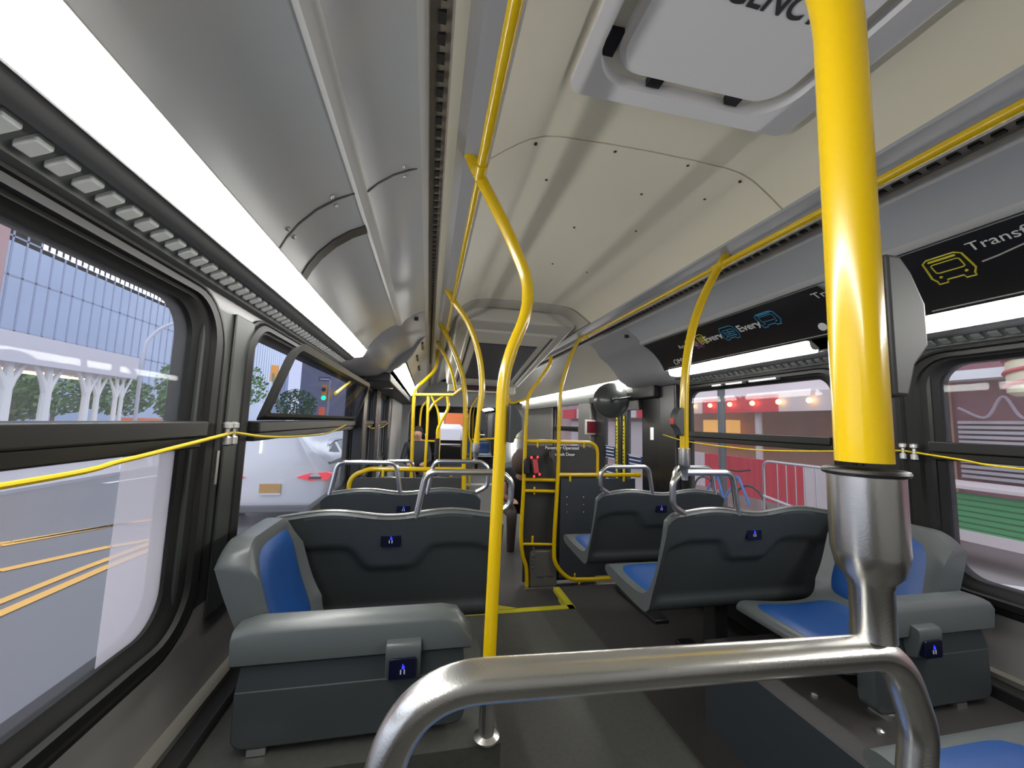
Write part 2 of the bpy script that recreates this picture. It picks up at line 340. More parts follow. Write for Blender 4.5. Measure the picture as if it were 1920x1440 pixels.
c = MB(); c.sheet([(x, z+.006) for x, z in crown], 'y', 2.67, 8.15, .02); S('ceiling', c, mat('front_ceiling', (.55, .53, .46), .35), loc=(0, 5, .75))
c = MB()
for x, z, yy in [(-.36, .84, 1.065), (-.10, .865, 1.065), (.16, .864, 1.065), (.36, .84, 1.065), (-.27, .859, 1.25), (.10, .865, 1.25), (.33, .852, 1.20), (-.05, .865, 1.55), (.22, .861, 1.5), (-.02, .865, 1.95), (.2, .862, 2.0)]:
    c.lathe((x, yy, z), [(.0052, .003), (.0052, -.0015), (.003, -.003)], 8)
c.build('ceiling_screw', mat('screw_dark', (.03, .025, .02), .4), label='dark screw heads dotted over the cream ceiling panel', category='screws', kind='stuff')
for s, sd in ((-1, 'left'), (1, 'right')):
    n0 = 5 if s < 0 else 15
    def tr(line, y0, y1, m, k, th=.012, sm=35): return strip(line, y0, y1, m, 'trim_%d' % (n0+k), s, th, sm, kind='structure', loc=(s*.8, (y0+y1)/2, .6))
    YE = 8.1
    tr([(-.50, .75), (-.505, .742), (-.55, .735), (-.575, .738), (-.60, .722)], -1.5, YE, mat('satin_grey_rail_cover', (.34, .35, .38), .34, spec=.5), 0)
    tr([(-.60, .722), (-.612, .716), (-.625, .716)], -1.5, YE, mat('ivory_edge', (.55, .54, .46), .35), 1)
    tr([(-.625, .716), (-.63, .722), (-.668, .712)], -1.5, YE, COVEB, 2)
    tr([(-.668, .712), (-.67, .700), (-.69, .692)], -1.5, YE, COVEW, 3)
    tr([(-.69, .692), (-.72, .683), (-.76, .662), (-.80, .630), (-.822, .606)], -1.5, 2.52, COVE, 4)
    tr([(-.822, .606), (-.832, .594), (-.846, .588), (-.858, .592)], -1.5, 2.52, COVEW, 5)
    low = [(-.858, .592), (-.90, .570), (-.945, .535), (-.985, .490), (-1.010, .450), (-1.024, .418)]
    if s < 0:
        for a, b in ((-1.5, 1.045), (1.05, 1.22), (1.265, 2.52)): tr(low, a, b, COVE, 6, sm=60)
        tr([(x+.002, z-.004) for x, z in low], 1.22, 1.265, mat('dark_rib', (.05, .048, .045), .4), 7, .006)
    else:
        tr(low, -1.5, 2.52, COVE, 6)
    tr([(-1.095, .366), (-1.12, .352), (-1.135, .348)], -1.5, 2.52, mat('lamp_edge_grey', (.14, .14, .14), .4), 8)
    tr([(-1.135, .350), (-1.140, .356), (-1.180, .334), (-1.184, .326), (-1.215, .318)], -1.5, 2.52, BAND, 9)
    # slots of the perforated strip
    q = MB(); yy = -.6
    while yy < 5.0:
        q.box(s*.640, s*.654, yy, yy+.022, .712, .719); yy += .041
    q.build('slotted_strip', mat('slot_black', (.008, .007, .006), .7), kind='structure', loc=(s*.647, 2, .712))
    q = MB(); yy = -.8
    while yy < 2.5:
        cx, cz = s*1.158, .343
        q.hexa([(cx-s*.013, yy, cz+.000), (cx+s*.013, yy, cz-.014), (cx+s*.013, yy+.026, cz-.014), (cx-s*.013, yy+.026, cz),
                (cx-s*.013, yy, cz+.012), (cx+s*.013, yy, cz-.002), (cx+s*.013, yy+.026, cz-.002), (cx-s*.013, yy+.026, cz+.012)]); yy += .042
    q.build('vent_louvres', LENS if s < 0 else BAND, bevel=.003, kind='structure', loc=(s*1.158, 1, .33))
# joints and screws in the left cove
q = MB(); 
q.sheet(mir([(-.69, .690), (-.72, .681), (-.76, .660)], -1)[0:0] or [(-.70, .689), (-.72, .681), (-.76, .660), (-.80, .628), (-.822, .603), (-.86, .590), (-.90, .567), (-.945, .532), (-.985, .487), (-1.010, .447), (-1.024, .415)], 'y', 1.043, 1.050, -.002)
S('trim_30', q, mat('joint_dark', (.06, .06, .06), .5))
for (x, z) in ((-.735, .674), (-.905, .563), (-1.0, .463)):
    for yy in (1.025, 1.068):
        b = MB(); b.ball((x, yy, z), .006, 5); b.build('cove_screw', ALU, label='silver screws either side of the joint in left cove panel', category='screw', group='screws along the cove joint')
# end caps of the coves
for s, ye in ((-1, 3.25), (1, 3.10)):
    cap = MB(); prof0 = [(-.69, .692), (-.76, .662), (-.822, .606), (-.858, .592), (-.90, .570), (-.945, .535), (-.985, .490), (-1.024, .418), (-1.095, .366), (-1.2, .318), (-1.2, .75)]
    bul = [0, .015, .035, .045, .05, .055, .055, .05, .04, 0, 0]
    LL = []
    for t, w in ((0, 0), (.12, .45), (.3, .8), (.6, 1), (1, 1)):
        LL.append([(s*(-1)*(x+(b*w)), 2.5+(ye-2.5)*t, z-b*w*.6) for (x, z), b in zip(prof0, bul)])
    if s > 0: pass
    cap.loops(LL, True, True); cap.build('trim_31' if s < 0 else 'trim_32', mat('cap_grey', (.30, .305, .32), .35), kind='structure', smooth=60)
    b = MB(); b.lathe((s*.745, 2.56, .655), [(.014, -.012), (.014, .01)], 10); b.build('camera_dome', BLACKP, label='small dark round sensor where the %s cove meets its end cap' % ('left' if s < 0 else 'right'), category='sensor')
p = MB(); p.prism([(-.69, .70), (-.832, .472), (-.94, .385), (-.96, .372), (-1.2, .372), (-1.2, .75)], 'y', 3.235, 3.262); S('trim_36', p, mat('cap_grey', (.30, .305, .32), .35))
# cream front cove panels
strip([(-.69, .692), (-.74, .62), (-.79, .52), (-.83, .47)], 3.25, 8.1, mat('cream_cove', (.50, .48, .42), .3), 'trim_33', -1, kind='structure', loc=(-.76, 5.5, .47))
strip([(-.69, .692), (-.76, .66), (-.86, .60), (-.96, .52), (-1.024, .42)], 3.1, 8.1, mat('cream_cove'
, (.50, .48, .42), .3), 'trim_34', 1, kind='structure', loc=(.86, 5.5, .42))
p = MB(); p.prism([(1.095, .37), (1.2, .33), (1.2, .25), (1.12, .25), (1.10, .30)], 'y', 3.1, 8.1); S('trim_35', p, BAND)
for yy, xx, zz in ((3.5, -.765, .568), (4.2, -.765, .568), (3.3, -.72, .648)):
    p = MB(); p.box(xx-.006, xx+.012, yy, yy+.30, zz-.012, zz+.004); p.build('vent_slot', BLACKP, label='narrow dark slots in the cream panel above the far left light', category='vent', group='slots in the cream panel')
# ------------------------------------------------------------------ lights
def lamp(line, y0, y1, label, s, bulge=.018):
    t = empty('ceiling_light', (s*abs(line[0][0]), (y0+y1)/2, line[-1][1]), label, 'ceiling light', 'long white light strips')
    m = MB(); L = mir(line, -s if line[0][0] < 0 else s)
    n = 9; LL = []
    pts = [Vector(p) for p in L]
    a, b = pts[0], pts[-1]; d = (b-a); nn = Vector((-d.y, d.x)).normalized()
    if nn.y > 0: nn = -nn
    def ring(yy, sh):
        r = []
        for i in range(n+1):
            t2 = i/n; w = sh+(1-2*sh)*t2; r.append((a.x+d.x*w+nn.x*bulge*sin(pi*t2), yy, a.y+d.y*w+nn.y*bulge*sin(pi*t2)))
        for i in range(n, -1, -1):
            t2 = i/n; w = sh+(1-2*sh)*t2; r.append((a.x+d.x*w-nn.x*.012, yy, a.y+d.y*w-nn.y*.012))
        return r
    m.m = 0
    for yy, sh in ((y0, .16), (y0+.006, .07), (y0+.02, .0), (y1-.02, 0), (y1-.006, .07), (y1, .16)): LL.append(ring(yy, sh))
    nk = len(LL[0])
    for i_ in range(len(LL)-1):
        for k_ in range(nk):
            m.m = 0 if (k_ < n) else 1
            q_ = (k_+1) % nk; m.add([LL[i_][k_], LL[i_][q_], LL[i_+1][q_], LL[i_+1][k_]], [(0, 1, 2, 3)])
    m.m = 1; m.add(LL[0], [tuple(range(nk))]); m.add(LL[-1], [tuple(range(nk))])
    m.build('diffuser', [LAMPM, COVEW], t)
    e = MB(); e.tube([(a.x, y0+.01, a.y), (a.x, y1-.01, a.y)], .003, 6); e.tube([(b.x, y0+.01, b.y), (b.x, y1-.01, b.y)], .003, 6); e.build('edge_bead', COVEW, t)
LINE = [(-1.024, .416), (-1.095, .366)]
lamp(LINE, -1.2, 2.50, 'long glowing white light strip above the left windows, the nearest', -1)
lamp(LINE, 1.42, 2.48, 'white light strip under the black poster above middle right window', 1)
lamp(LINE, -1.2, 1.08, 'white light strip at the right edge beyond the big yellow pole', 1)
lamp([(-.842, .462), (-.935, .392)], 3.28, 6.6, 'short white light strip on slanted cove above far left windows', -1, .004)
lamp(LINE, 3.12, 7.2, 'white light strip above the rear exit door and mirror', 1, .010)
# vertical lights on the articulation bulkhead
for s in (-1, 1):
    t = empty('bulkhead_light', (s*1.16, 8.1, -.7), 'vertical white tube light on the %s side of the passage bulkhead' % ('left' if s < 0 else 'right'), 'light tube')
    m = MB(); m.prism(rrect(s*1.19-.03, s*1.19+.03, -.70, .33, .028), 'y', 8.04, 8.07); m.build('tube', LAMPM, t)
# ------------------------------------------------------------------ slanted return-air box, sign, bulkhead
rb = empty('air_return_box', (0, 3.7, .5), 'pale slanted ceiling box with a dark grille ahead of the cream ceiling', 'ceiling unit')
m = MB(); zz = lambda y: .715-.145*(y-3.05)
m.hexa([(-.46, 2.85, .76), (.46, 2.85, .76), (.44, 4.75, .44), (-.44, 4.75, .44), (-.50, 2.85, .87), (.50, 2.85, .87), (.5, 4.75, .87), (-.5, 4.75, .87)])
m.build('housing', mat('box_ivory', (.52, .50, .44), .32), rb, bevel=.02)
def sl(x0, x1, y0, y1, th, off=0): 
    g = lambda y: .76-.1684*(y-2.85)
    return [(x0, y0, g(y0)-th), (x1, y0, g(y0)-th), (x1, y1, g(y1)-th), (x0, y1, g(y1)-th), (x0, y0, g(y0)+.02), (x1, y0, g(y0)+.02), (x1, y1, g(y1)+.02), (x0, y1, g(y1)+.02)]
m = MB(); m.hexa(sl(-.37, .37, 3.02, 4.55, .022)); m.build('frame', mat('box_frame', (.56, .54, .48), .3), rb, bevel=.008)
m = MB(); m.hexa(sl(-.27, .27, 3.25, 4.35, .030)); m.build('grille', mat('grille_dark', (.050, .050, .052), .5, bump=.5, bs=900), rb, bevel=.008)
m = MB()
for x in (-.335, .335): m.hexa(sl(x-.006, x+.006, 3.05, 4.5, .026))
m.build('side_joint', BLACKP, rb)
sg = empty('destination_sign', (0, 4.85, .40), 'dark unlit display sign under the ceiling box facing the rear', 'sign')
m = MB(); m.box(-.42, .42, 4.78, 4.92, .36, .52); m.build('sign_housing', mat('sign_housing', (.34, .32, .27), .4), sg, bevel=.01)
m = MB(); m.box(-.26, .30, 4.772, 4.79, .385, .475); m.build('display', mat('sign_dark', (.02, .006, .012), .2), sg)
# bulkhead of the articulation with a rounded opening
bk = MB(); out = rrect(-1.2, 1.2, -1.3, .80, .01, 10); inn = rrect(-1.02, .92, -1.29, .30, (.02, .02, .22, .22), 10)
bk.loops([[(x, 8.08, z) for x, z in out], [(x, 8.08, z) for x, z in inn], [(x, 8.35, z) for x, z in inn], [(x, 8.35, z) for x, z in out]], closed=True)
S('wall_front', bk, mat('light_grey_bulkhead', (.30, .31, .32), .4))
bl = MB()
LL = []
for i in range(21):
    k = .0 if i % 2 else .07
    LL.append([(x, 8.37+i*.063, z) for x, z in rrect(-1.12-k, 1.05+k, -1.29, .38+k, (.05, .05, .3, .3), 8)])
bl.loops(LL); bl.build('bellows', mat('bellows_dark_grey', (.045, .045, .045), .6), label='dark ribbed bellows of the bendy bus joint beyond the bulkhead', category='bellows')
fr = MB(); fr.box(-1.2, -1.18, 9.7, 14.9, -1.3, -.5); fr.box(-1.2, -1.18, 9.7, 14.9, .25, .9); fr.box(1.18, 1.2, 9.7, 14.9, -1.3, -.5); fr.box(1.18, 1.2, 9.7, 14.9, .25, .9)
for yy in (9.7, 10.9, 12.2, 13.4, 14.5):
    for s in (-1, 1): fr.box(s*1.17, s*1.2, yy, yy+.25, -.5, .25)
fr.box(-1.2, 1.2, 8.3, 15, .66, .72)
S('wall_front', fr, mat('front_section_dark', (.05, .05, .05), .5))
ws = MB(); ws.box(-1.2, -.25, 14.9, 15, -1.3, .7); ws.box(.85, 1.2, 14.9, 15, -1.3, .7); ws.box(-.25, .85, 14.9, 15, -1.3, -.72); ws.box(-.25, .85, 14.9, 15, .30, .7); ws.box(.70, .72, 14.88, 14.92, -.72, .3)
S('wall_front', ws, BLACKP)
dash = MB(); dash.box(-.45, .55, 13.2, 14.2, -1.3, -.80); dash.build('dashboard', BLACKP, bevel=.05, label='black driver console below the distant windscreen', category='dashboard')
lamp([(-1.0, .40), (-1.08, .33)], 9.8, 12.6, 'small bright light strip far ahead in the front section', 1)
# ------------------------------------------------------------------ roof hatch
h = empty('roof_hatch', (-.02, .45, .80), 'white emergency escape hatch in the cream ceiling with rounded panel', 'roof hatch')
m = MB(); zc = .848
def hp_(x0, x1, y0, y1, z, r): return [(x, y, z) for x, y in rrect(x0, x1, y0, y1, r, 8)]
m.loops([hp_(-.335, .31, .05, .86, zc+.03, .03), hp_(-.335, .31, .05, .86, zc-.012, .03), hp_(-.30, .235, .10, .815, zc-.014, .10), hp_(-.295, .23, .105, .81, zc+.03, .10)])
m.build('hatch_frame', HATCHM, h)
m = MB(); m.loops([hp_(-.31, .245, .09, .82, zc+.027, .1), hp_(-.31, .245, .09, .82, zc+.022, .1)], True, True); m.build('hatch_recess', HATCHD, h)
m = MB(); m.loops([hp_(-.262, .20, .14, .782, zc+.024, .075), hp_(-.262, .20, .14, .782, zc-.004, .075), hp_(-.25, .188, .152, .77, zc-.016, .07)], True, True); m.build('hatch_panel', HATCHM, h)
for (x, y) in ((-.13, .786), (.095, .786)):
    m = MB(); m.box(x-.018, x+.018, y, y+.022, zc-.003, zc+.03); m.build('latch', BLACKP, h)
m = MB(); m.box(-.292, -.262, .70, .76, zc, zc+.02); m.build('latch', BLACKP, h)
text('lettering', 'EMERGENCY', .066, (-.088, .562, zc-.0175), (1, 0, 0), (0, -1, 0), mat('print_black', (.02, .02, .025), .5), h, shear=0, bold=.001)
# ------------------------------------------------------------------ posters above the right windows
cov = [(.858, .590), (.90, .567), (.945, .531), (.985, .486), (1.010, .446), (1.022, .418)]
acc = [0]
for i in range(1, len(cov)): acc.append(acc[-1]+(Vector(cov[i])-Vector(cov[i-1])).length)
def cv(s):      # s: 0 at the top .. 1 at the bottom of the cove
    L = s*acc[-1]
    for i in range(1, len(cov)):
        if L <= acc[i]+1e-9:
            t = (L-acc[i-1])/(acc[i]-acc[i-1]); p = Vector(cov[i-1]).lerp(Vector(cov[i]), t); d = (Vector(cov[i])-Vector(cov[i-1])).normalized(); return p, d
    return Vector(cov[-1]), d
def poster(y0, y1, label):
    e = empty('advert_panel', (.95, (y0+y1)/2, .43), label, 'poster', None)
    m = MB(); line = [(x-.006, z-.008) for x, z in cov]
    m.sheet(line[::-1], 'y', y0, y1, .004); m.build('panel', POSTER, e)
    m = MB(); p, d = cv(.955); m.tube([(p.x-.009, y0+.02, p.y-.009), (p.x-.009, y1-.06, p.y-.009)], .0025, 6); m.build('printed_line', mat('poster_grey', (.4, .39, .37), .5), e)
    return e
def on(y, s, off=.0125):
    p, d = cv(s); n = Vector((-abs(d.y), -abs(d.x))); return Vector((p.x+n.x*off, y, p.y+n.y*off))
def icon(e, yc, sc, w, hgt, m, kind='bus', name='vehicle_icon'):
    # outline of a vehicle front: v goes down the panel (in s), the print reads towards -Y
    mb = MB()
    def q(u, v): return on(yc-u*w/2, sc+v*hgt/2, .0135)
    r = .0045 if w > .12 else .0028
    body = [(-.8, .8), (-.95, .5), (-.85, -.75), (-.6, -1), (.6, -1), (.85, -.75), (.95, .5), (.8, .8), (.8, 1), (.4, 1), (.35, .8), (-.35, .8), (-.4, 1), (-.8, 1), (-.8, .8)]
    mb.tube([q(a, b) for a, b in body], r, 6)
    mb.tube([q(a, b) for a, b in rrect(-.62, .62, -.5, .25, .12, 3)], r*.8, 6, closed=True)
    if kind == 'bus': mb.tube([q(-.6, -.74), q(.6, -.74)], r*1.4, 6)
    else:
        mb.tube([q(0, -.5), q(0, .25)], r, 6); mb.tube([q(-.6, -.1), q(.6, -.1)], r, 6); mb.tube([q(-.5, .5), q(.5, .5)], r, 6)
    for a in (-.55, .55): mb.ball(q(a, .55), r*1.7, 4)
    mb.build(name, m, e)
def word(e, body, yc, s, size, m, align='CENTER', bold=0.0):
    p, d = cv(s); o = text('lettering', body, size, on(yc, s, .0165), (0, -1, 0), (-d.x, 0, -d.y), m, e, align, bold=bold)
pe = poster(1.22, 2.50, 'black curved advert panel with small blue and yellow vehicle icons, beyond yellow pole')
word(pe, 'Any', 2.18, .42, .045, WHITE); icon(pe, 2.09, .40, .09, .24, PYEL); icon(pe, 2.04, .50, .07, .22, PPUR, 'train'); icon(pe, 1.99, .38, .06, .30, PYEL, 'train')
word(pe, 'Every', 1.905, .42, .062, WHITE, bold=.001); icon(pe, 1.78, .42, .115, .36, PBLU, 'train'); word(pe, 'Every', 1.645, .40, .062, WHITE, bold=.001); icon(pe, 1.525, .36, .12, .36, PBLU)
word(pe, 'OMNY', 2.27, .84, .055, WHITE); word(pe, 'Transfer', 1.27, .18, .05, WHITE, 'LEFT')
mb = MB(); mb.lathe(on(1.32, .82, .0125), [(.020, -.001), (.018, .0015)], 20, (-.8, 0, -.5)); mb.build('round_logo', WHITE, pe)
pe = poster(-.9, 1.02, 'black curved advert panel with large yellow bus icon, right of big pole')
word(pe, 'Transfer', .80, .20, .046, WHITE, 'LEFT'); icon(pe, .865, .40, .110, .42, PYEL, name='bus_icon')
mb = MB(); mb.tube([on(.795, .46, .0135), on(.76, .43, .0135), on(.71, .38, .0135), on(.62, .30, .0135)], .0028, 6); mb.build('printed_line', mat('poster_grey', (.4, .39, .37), .5), pe)
# ------------------------------------------------------------------ handrails and poles
def rail(pts, r, name, label, parent=None, **k):
    m = MB(); m.tube(pts, r, 16); return m.build(name, YEL, parent, label=label, category='handrail', smooth=60, **k)
for s, lab in ((-1, 'left'), (1, 'right')):
    yj = 1.03 if s < 0 else 1.37
    e = empty('ceiling_handrail', (s*.53, 1.2, .684), 'long yellow ceiling handrail running along the %s side of the aisle' % lab, 'handrail')
    m = MB(); m.tube([(s*.53, -.9, .684), (s*.53, yj, .684)], .0135, 16); m.build('tube', YEL, e, smooth=60)
    m = MB(); m.tube([(s*.53, yj, .684), (s*.53, 2.9, .684)], .0105, 16); m.build('tube', YEL, e, smooth=60)
    for yy in ((yj-.03, 2.19, 2.88) if s < 0 else (yj, 2.8)):
        m = MB(); m.tube([(s*.53, yy-.03, .684), (s*.53, yy+.03, .684)], .0175, 16); m.build('joint_clamp', YEL, e, bevel=.002, smooth=60)
PR = .0165
def pole(pxs, Y, label, r=PR, X=None, group=None, smoothpath=False, extra=None):
    pts = [at(x, y, Y=Y) for x, y in pxs]
    if extra: pts = extra(pts)
    e = empty('grab_pole', (pts[-1].x, Y, pts[-1].z), label, 'pole', group)
    m = MB(); m.tube(spl(pts, 8) if smoothpath else fil(pts, .12, 8), r, 18); m.build('tube', YEL, e, smooth=60); return e, pts
def stopbox(e, x, y, z, s, h=.108, red=True, w=.042):
    m = MB(); k = h/.108
    pr = [(0, -.054), (.014, -.054), (.022, -.03), (.036, -.015), (.036, .018), (.024, .042), (.014, .054), (0, .054)]
    m.prism([(x+s*(a+.010), z+b*k) for a, b in pr], 'y', y-w/2, y+w/2); b = m.build('stop_button_box', mat('stop_box_grey', (.04, .043, .046), .45, bump=.03, bs=600), e, bevel=.003)
    if red:
        r = MB(); r.box(x+s*.044, x+s*.049, y-.012, y+.012, z-.012, z+.012); r.build('stop_button', mat('stop_red', (.45, .03, .02), .3), b, bevel=.002)
    return b
def cup(e, x, y, ztop, zbot, r0=.0165, k=1.33, neck=True, ring=True):
    m = MB(); R = r0*k; h = ztop-zbot; zc_ = zbot+h*(.28 if neck else 0)
    prof = []
    if neck: prof += [(.0125, zbot-zc_-.004), (.0125, 0.0), (.0135, .002)]
    prof += [(R*.62, .004 if neck else 0), (R*.86, .010), (R, .024), (R, ztop-zc_), (R*.8, ztop-zc_+.0005)]
    m.lathe((x, y, zc_), prof, 32); b = m.build('steel_socket', STEEL, e, smooth=50)
    if ring:
        m = MB(); m.tube([(x+R*1.03*cos(a), y+R*1.03*sin(a), ztop+.001) for a in [2*pi*i/28 for i in range(28)]], .0024, 8, closed=True); m.build('rubber_ring', BLACK, e)
# pole 1, left, standing on the wheel box beside the sideways seat
e, pt = pole([(873, 272), (900, 332), (935, 400), (965, 465), (988, 530), (985, 590), (958, 660), (944, 720), (938, 830), (918, 1222), (913, 1340)], 1.03, 'bent yellow pole in the middle of the view, standing beside left sideways seat', smoothpath=True)
stopbox(e, -.436, 1.03, -.002, 1, .10, red=False)
b = pt[-1]
m = MB(); m.lathe((b.x, 1.03, -.775), [(.032, 0), (.032, .004), (.0195, .010), (.0195, .14)], 28); m.build('steel_sleeve', STEEL, e)
m = MB(); m.tube(fil([(b.x-.005, 1.03, -.66), (b.x-.03, 1.05, -.69), (b.x-.05, 1.06, -.70)], .02), .016, 12); m.build('bracket', STEEL, e)
m = MB(); m.tube([at(873, 272, Y=1.03)+Vector((-.004, 0, .012)), at(873, 272, Y=1.03)], .0195, 16); m.build('end_flange', YEL, e)
# pole 2 above the second left row
e, pt = pole([(834, 538), (852, 566), (880, 610), (898, 665), (904, 720), (899, 775), (893, 832)], 2.19, 'yellow pole rising from handle of the second left row to ceiling rail', smoothpath=True, r=.0165)
P2 = pt[-1]; cup(e, P2.x-.001, 2.19, P2.z+.004, -.215, ring=False); stopbox(e, P2.x+.006, 2.19, .005, 1, .115)
# pole 3 at the partition on the left
e, pt = pole([(822, 600), (828, 612), (850, 655), (866, 700), (872, 740), (872, 800), (870, 880), (868, 1000)], 2.95, 'yellow pole at aisle end of the left partition', smoothpath=True, r=.018)
stopbox(e, pt[-2].x+.01, 2.95, -.33, 1, .12, red=False)
# right pole on the first right row
e, pt = pole([(1362, 478), (1348, 500), (1322, 550), (1300, 610), (1287, 680), (1283, 750), (1283, 842)], 1.37, 'slim yellow pole rising from seat handle with red stop button, right of aisle', smoothpath=True)
P3 = pt[-1]; cup(e, P3.x, 1.37, P3.z+.003, -.196, ring=False); stopbox(e, P3.x-.005, 1.37, at(1270, 790, Y=1.37).z, -1, .108)
# the big near pole
bx, by = -.327, .225
e = empty('grab_pole', (bx, by, -.14), 'thick yellow pole closest to the camera in a large steel socket', 'pole')
m = MB(); m.tube(fil([(bx, by, -.02), (bx, by, .34), (bx-.03, by+.01, .50), (bx-.20, by+.06, .72)], .25, 10), .0166, 40); m.build('tube', YEL, e, smooth=60)
cup(e, bx, by, -.028, -.135, k=1.32, ring=True); stopbox(e, bx+.004, by+.004, .080, 1, .106, w=.034)
# ------------------------------------------------------------------ double seats
HUMP = lambda u: .010-.014*abs(cos(pi*(u*1.0)))**6*1.0 if False else (.008*cos(2*pi*u*2)*-1)   # u in -.5...5: crest over each place, dip between
def prof_inner():   # front face of back down to the front lip  (y, z) ; z=0 top of back
    back = spl([(.030, .0, 0), (.052, -.10, 0), (.085, -.22, 0), (.125, -.315, 0), (.165, -.365, 0), (.225, -.388, 0), (.36, -.388, 0), (.50, -.375, 0), (.535, -.378, 0)], 5)
    return [(p.x, p.y) for p in back]
PIN = prof_inner()
POUT = [(p[0], p[1]) for p in spl([(.548, -.392, 0), (.545, -.412, 0), (.50, -.428, 0), (.36, -.440, 0), (.24, -.448, 0), (.175, -.447, 0), (.142, -.425, 0)], 4)][:-1] + \
       [(.142-.142*t**.9 if False else .142*(1-t)**1.15, -.425+.425*t) for t in [i/34 for i in range(35)]]
POUT = POUT[:-1]+[(.0, -.014), (.006, -.003), (.018, .002)]
def seat_shell(Wd, name, parent, o, relief=True, places=2):
    m = MB(); NU = 49 if places == 2 else 25; pr = PIN+POUT; n = len(pr); LL = []
    for i in range(NU):
        u = -.5+i/(NU-1); x = u*Wd; LP = []
        edge = min(1, (0.5-abs(u))*Wd/.03); rad = .018*(1-sqrt(max(0, 1-(1-edge)**2)))
        for j, (y, z) in enumerate(pr):
            inback = z > -.36 and y < .2
            w = max(0, min(1, 1+z/.36)) if inback else 0
            hz = (-.5*.020*cos(2*pi*u*places)*1.0 if places == 2 else 0.0)
            hz -= .030*max(0, (abs(u)*Wd-(Wd/2-.05))/.05)**2
            zz = z+hz*w; yy = y
            if j >= len(PIN)+24-4 and relief and places == 2:
                uu = abs(u)*2*Wd/2      # distance from the centre
                c0 = .07; c1 = .16; t = min(1, max(0, (uu-c0)/(c1-c0))); t = t*t*(3-2*t)
                arch = -.205+.085*t - .35*max(0, uu-.30)**1.0
                k = min(1, max(0, (arch-zz)/.020)); k = k*k*(3-2*k)
                fe = min(1, max(0, (Wd/2-.018-uu)/.02)); low = min(1, max(0, (zz+.40)/.03))
                yy += .018*k*fe*(1 if zz > -.37 else low)
            LP.append((o[0]+x, o[1]+yy, o[2]+zz))
        LL.append(LP)
    m.loops(LL, True, True)
    return m.build(name, [SHELL, SHELLD], parent, smooth=45), LL
def colour_back(ob, y_of=lambda v: v.y):
    me = ob.data
    for p in me.polygons:
        # rear face of the back and the underside: faces whose normal points backwards or down
        nrm = p.normal
        if nrm.y < -.35 and abs(nrm.x) < .6 and p.center.z < -.018+ob.get('zt', 0): p.material_index = 1
def pad(m, o, u0, u1, s0, s1, th=.010, flip=False):
    acc = [0]
    for i in range(1, len(PIN)): acc.append(acc[-1]+math.dist(PIN[i], PIN[i-1]))
    def pt(u, s, h):
        L = s*acc[-1]; i = 1
        while i < len(PIN)-1 and acc[i] < L: i += 1
        t = (L-acc[i-1])/(acc[i]-acc[i-1]); y = PIN[i-1][0]+(PIN[i][0]-PIN[i-1][0])*t; z = PIN[i-1][1]+(PIN[i][1]-PIN[i-1][1])*t
        d = Vector((PIN[i][0]-PIN[i-1][0], PIN[i][1]-PIN[i-1][1])).normalized(); return (o[0]+u, o[1]+y-d.y*h, o[2]+z+d.x*h)
    R = 8; K = 40; vs = [pt((u0+u1)/2, (s0+s1)/2, th)]; fs = []
    for i in range(1, R+1):
        r = i/R
        for k in range(K):
            a = 2*pi*k/K; c_, s_ = cos(a), sin(a); q = (abs(c_)**5+abs(s_)**5)**(-1/5)
            vs.append(pt((u0+u1)/2+(u1-u0)/2*r*c_*q, (s0+s1)/2+(s1-s0)/2*r*s_*q, th*(1-r**10)-.001))
    for k in range(K): fs.append((0, 1+k, 1+(k+1) % K))
    for i in range(R-1):
        for k in range(K): fs.append((1+i*K+k, 1+(i+1)*K+k, 1+(i+1)*K+(k+1) % K, 1+i*K+(k+1) % K))
    m.add(vs, fs)
def usb(parent, c, s=1.0, n=(0, -1, 0)):
    m = MB(); m.prism(rrect(c[0]-.026*s, c[0]+.026*s, c[2]-.019*s, c[2]+.019*s, .005*s, 4), 'y', c[1]-.004, c[1]+.012)
    b = m.build('usb_outlet', USB, parent, bevel=.0015)
    l = MB(); l.prism([(c[0]-.0005*s, c[2]+.010*s), (c[0]+.004*s, c[2]+.004*s), (c[0]+.003*s, c[2]-.001*s), (c[0]-.002*s, c[2]+.001*s)], 'y', c[1]-.0052, c[1]-.003); l.build('blue_light', LEDB, b)
    l = MB()
    for dx in (-.0035, .0035): l.box(c[0]+(dx-.0010)*s, c[0]+(dx+.0012)*s, c[1]-.0052, c[1]-.003, c[2]-.009*s, c[2]-.001*s)
    l.build('symbol', mat('usb_symbol', (.5, .5, .6), .4), b)
SW = .82
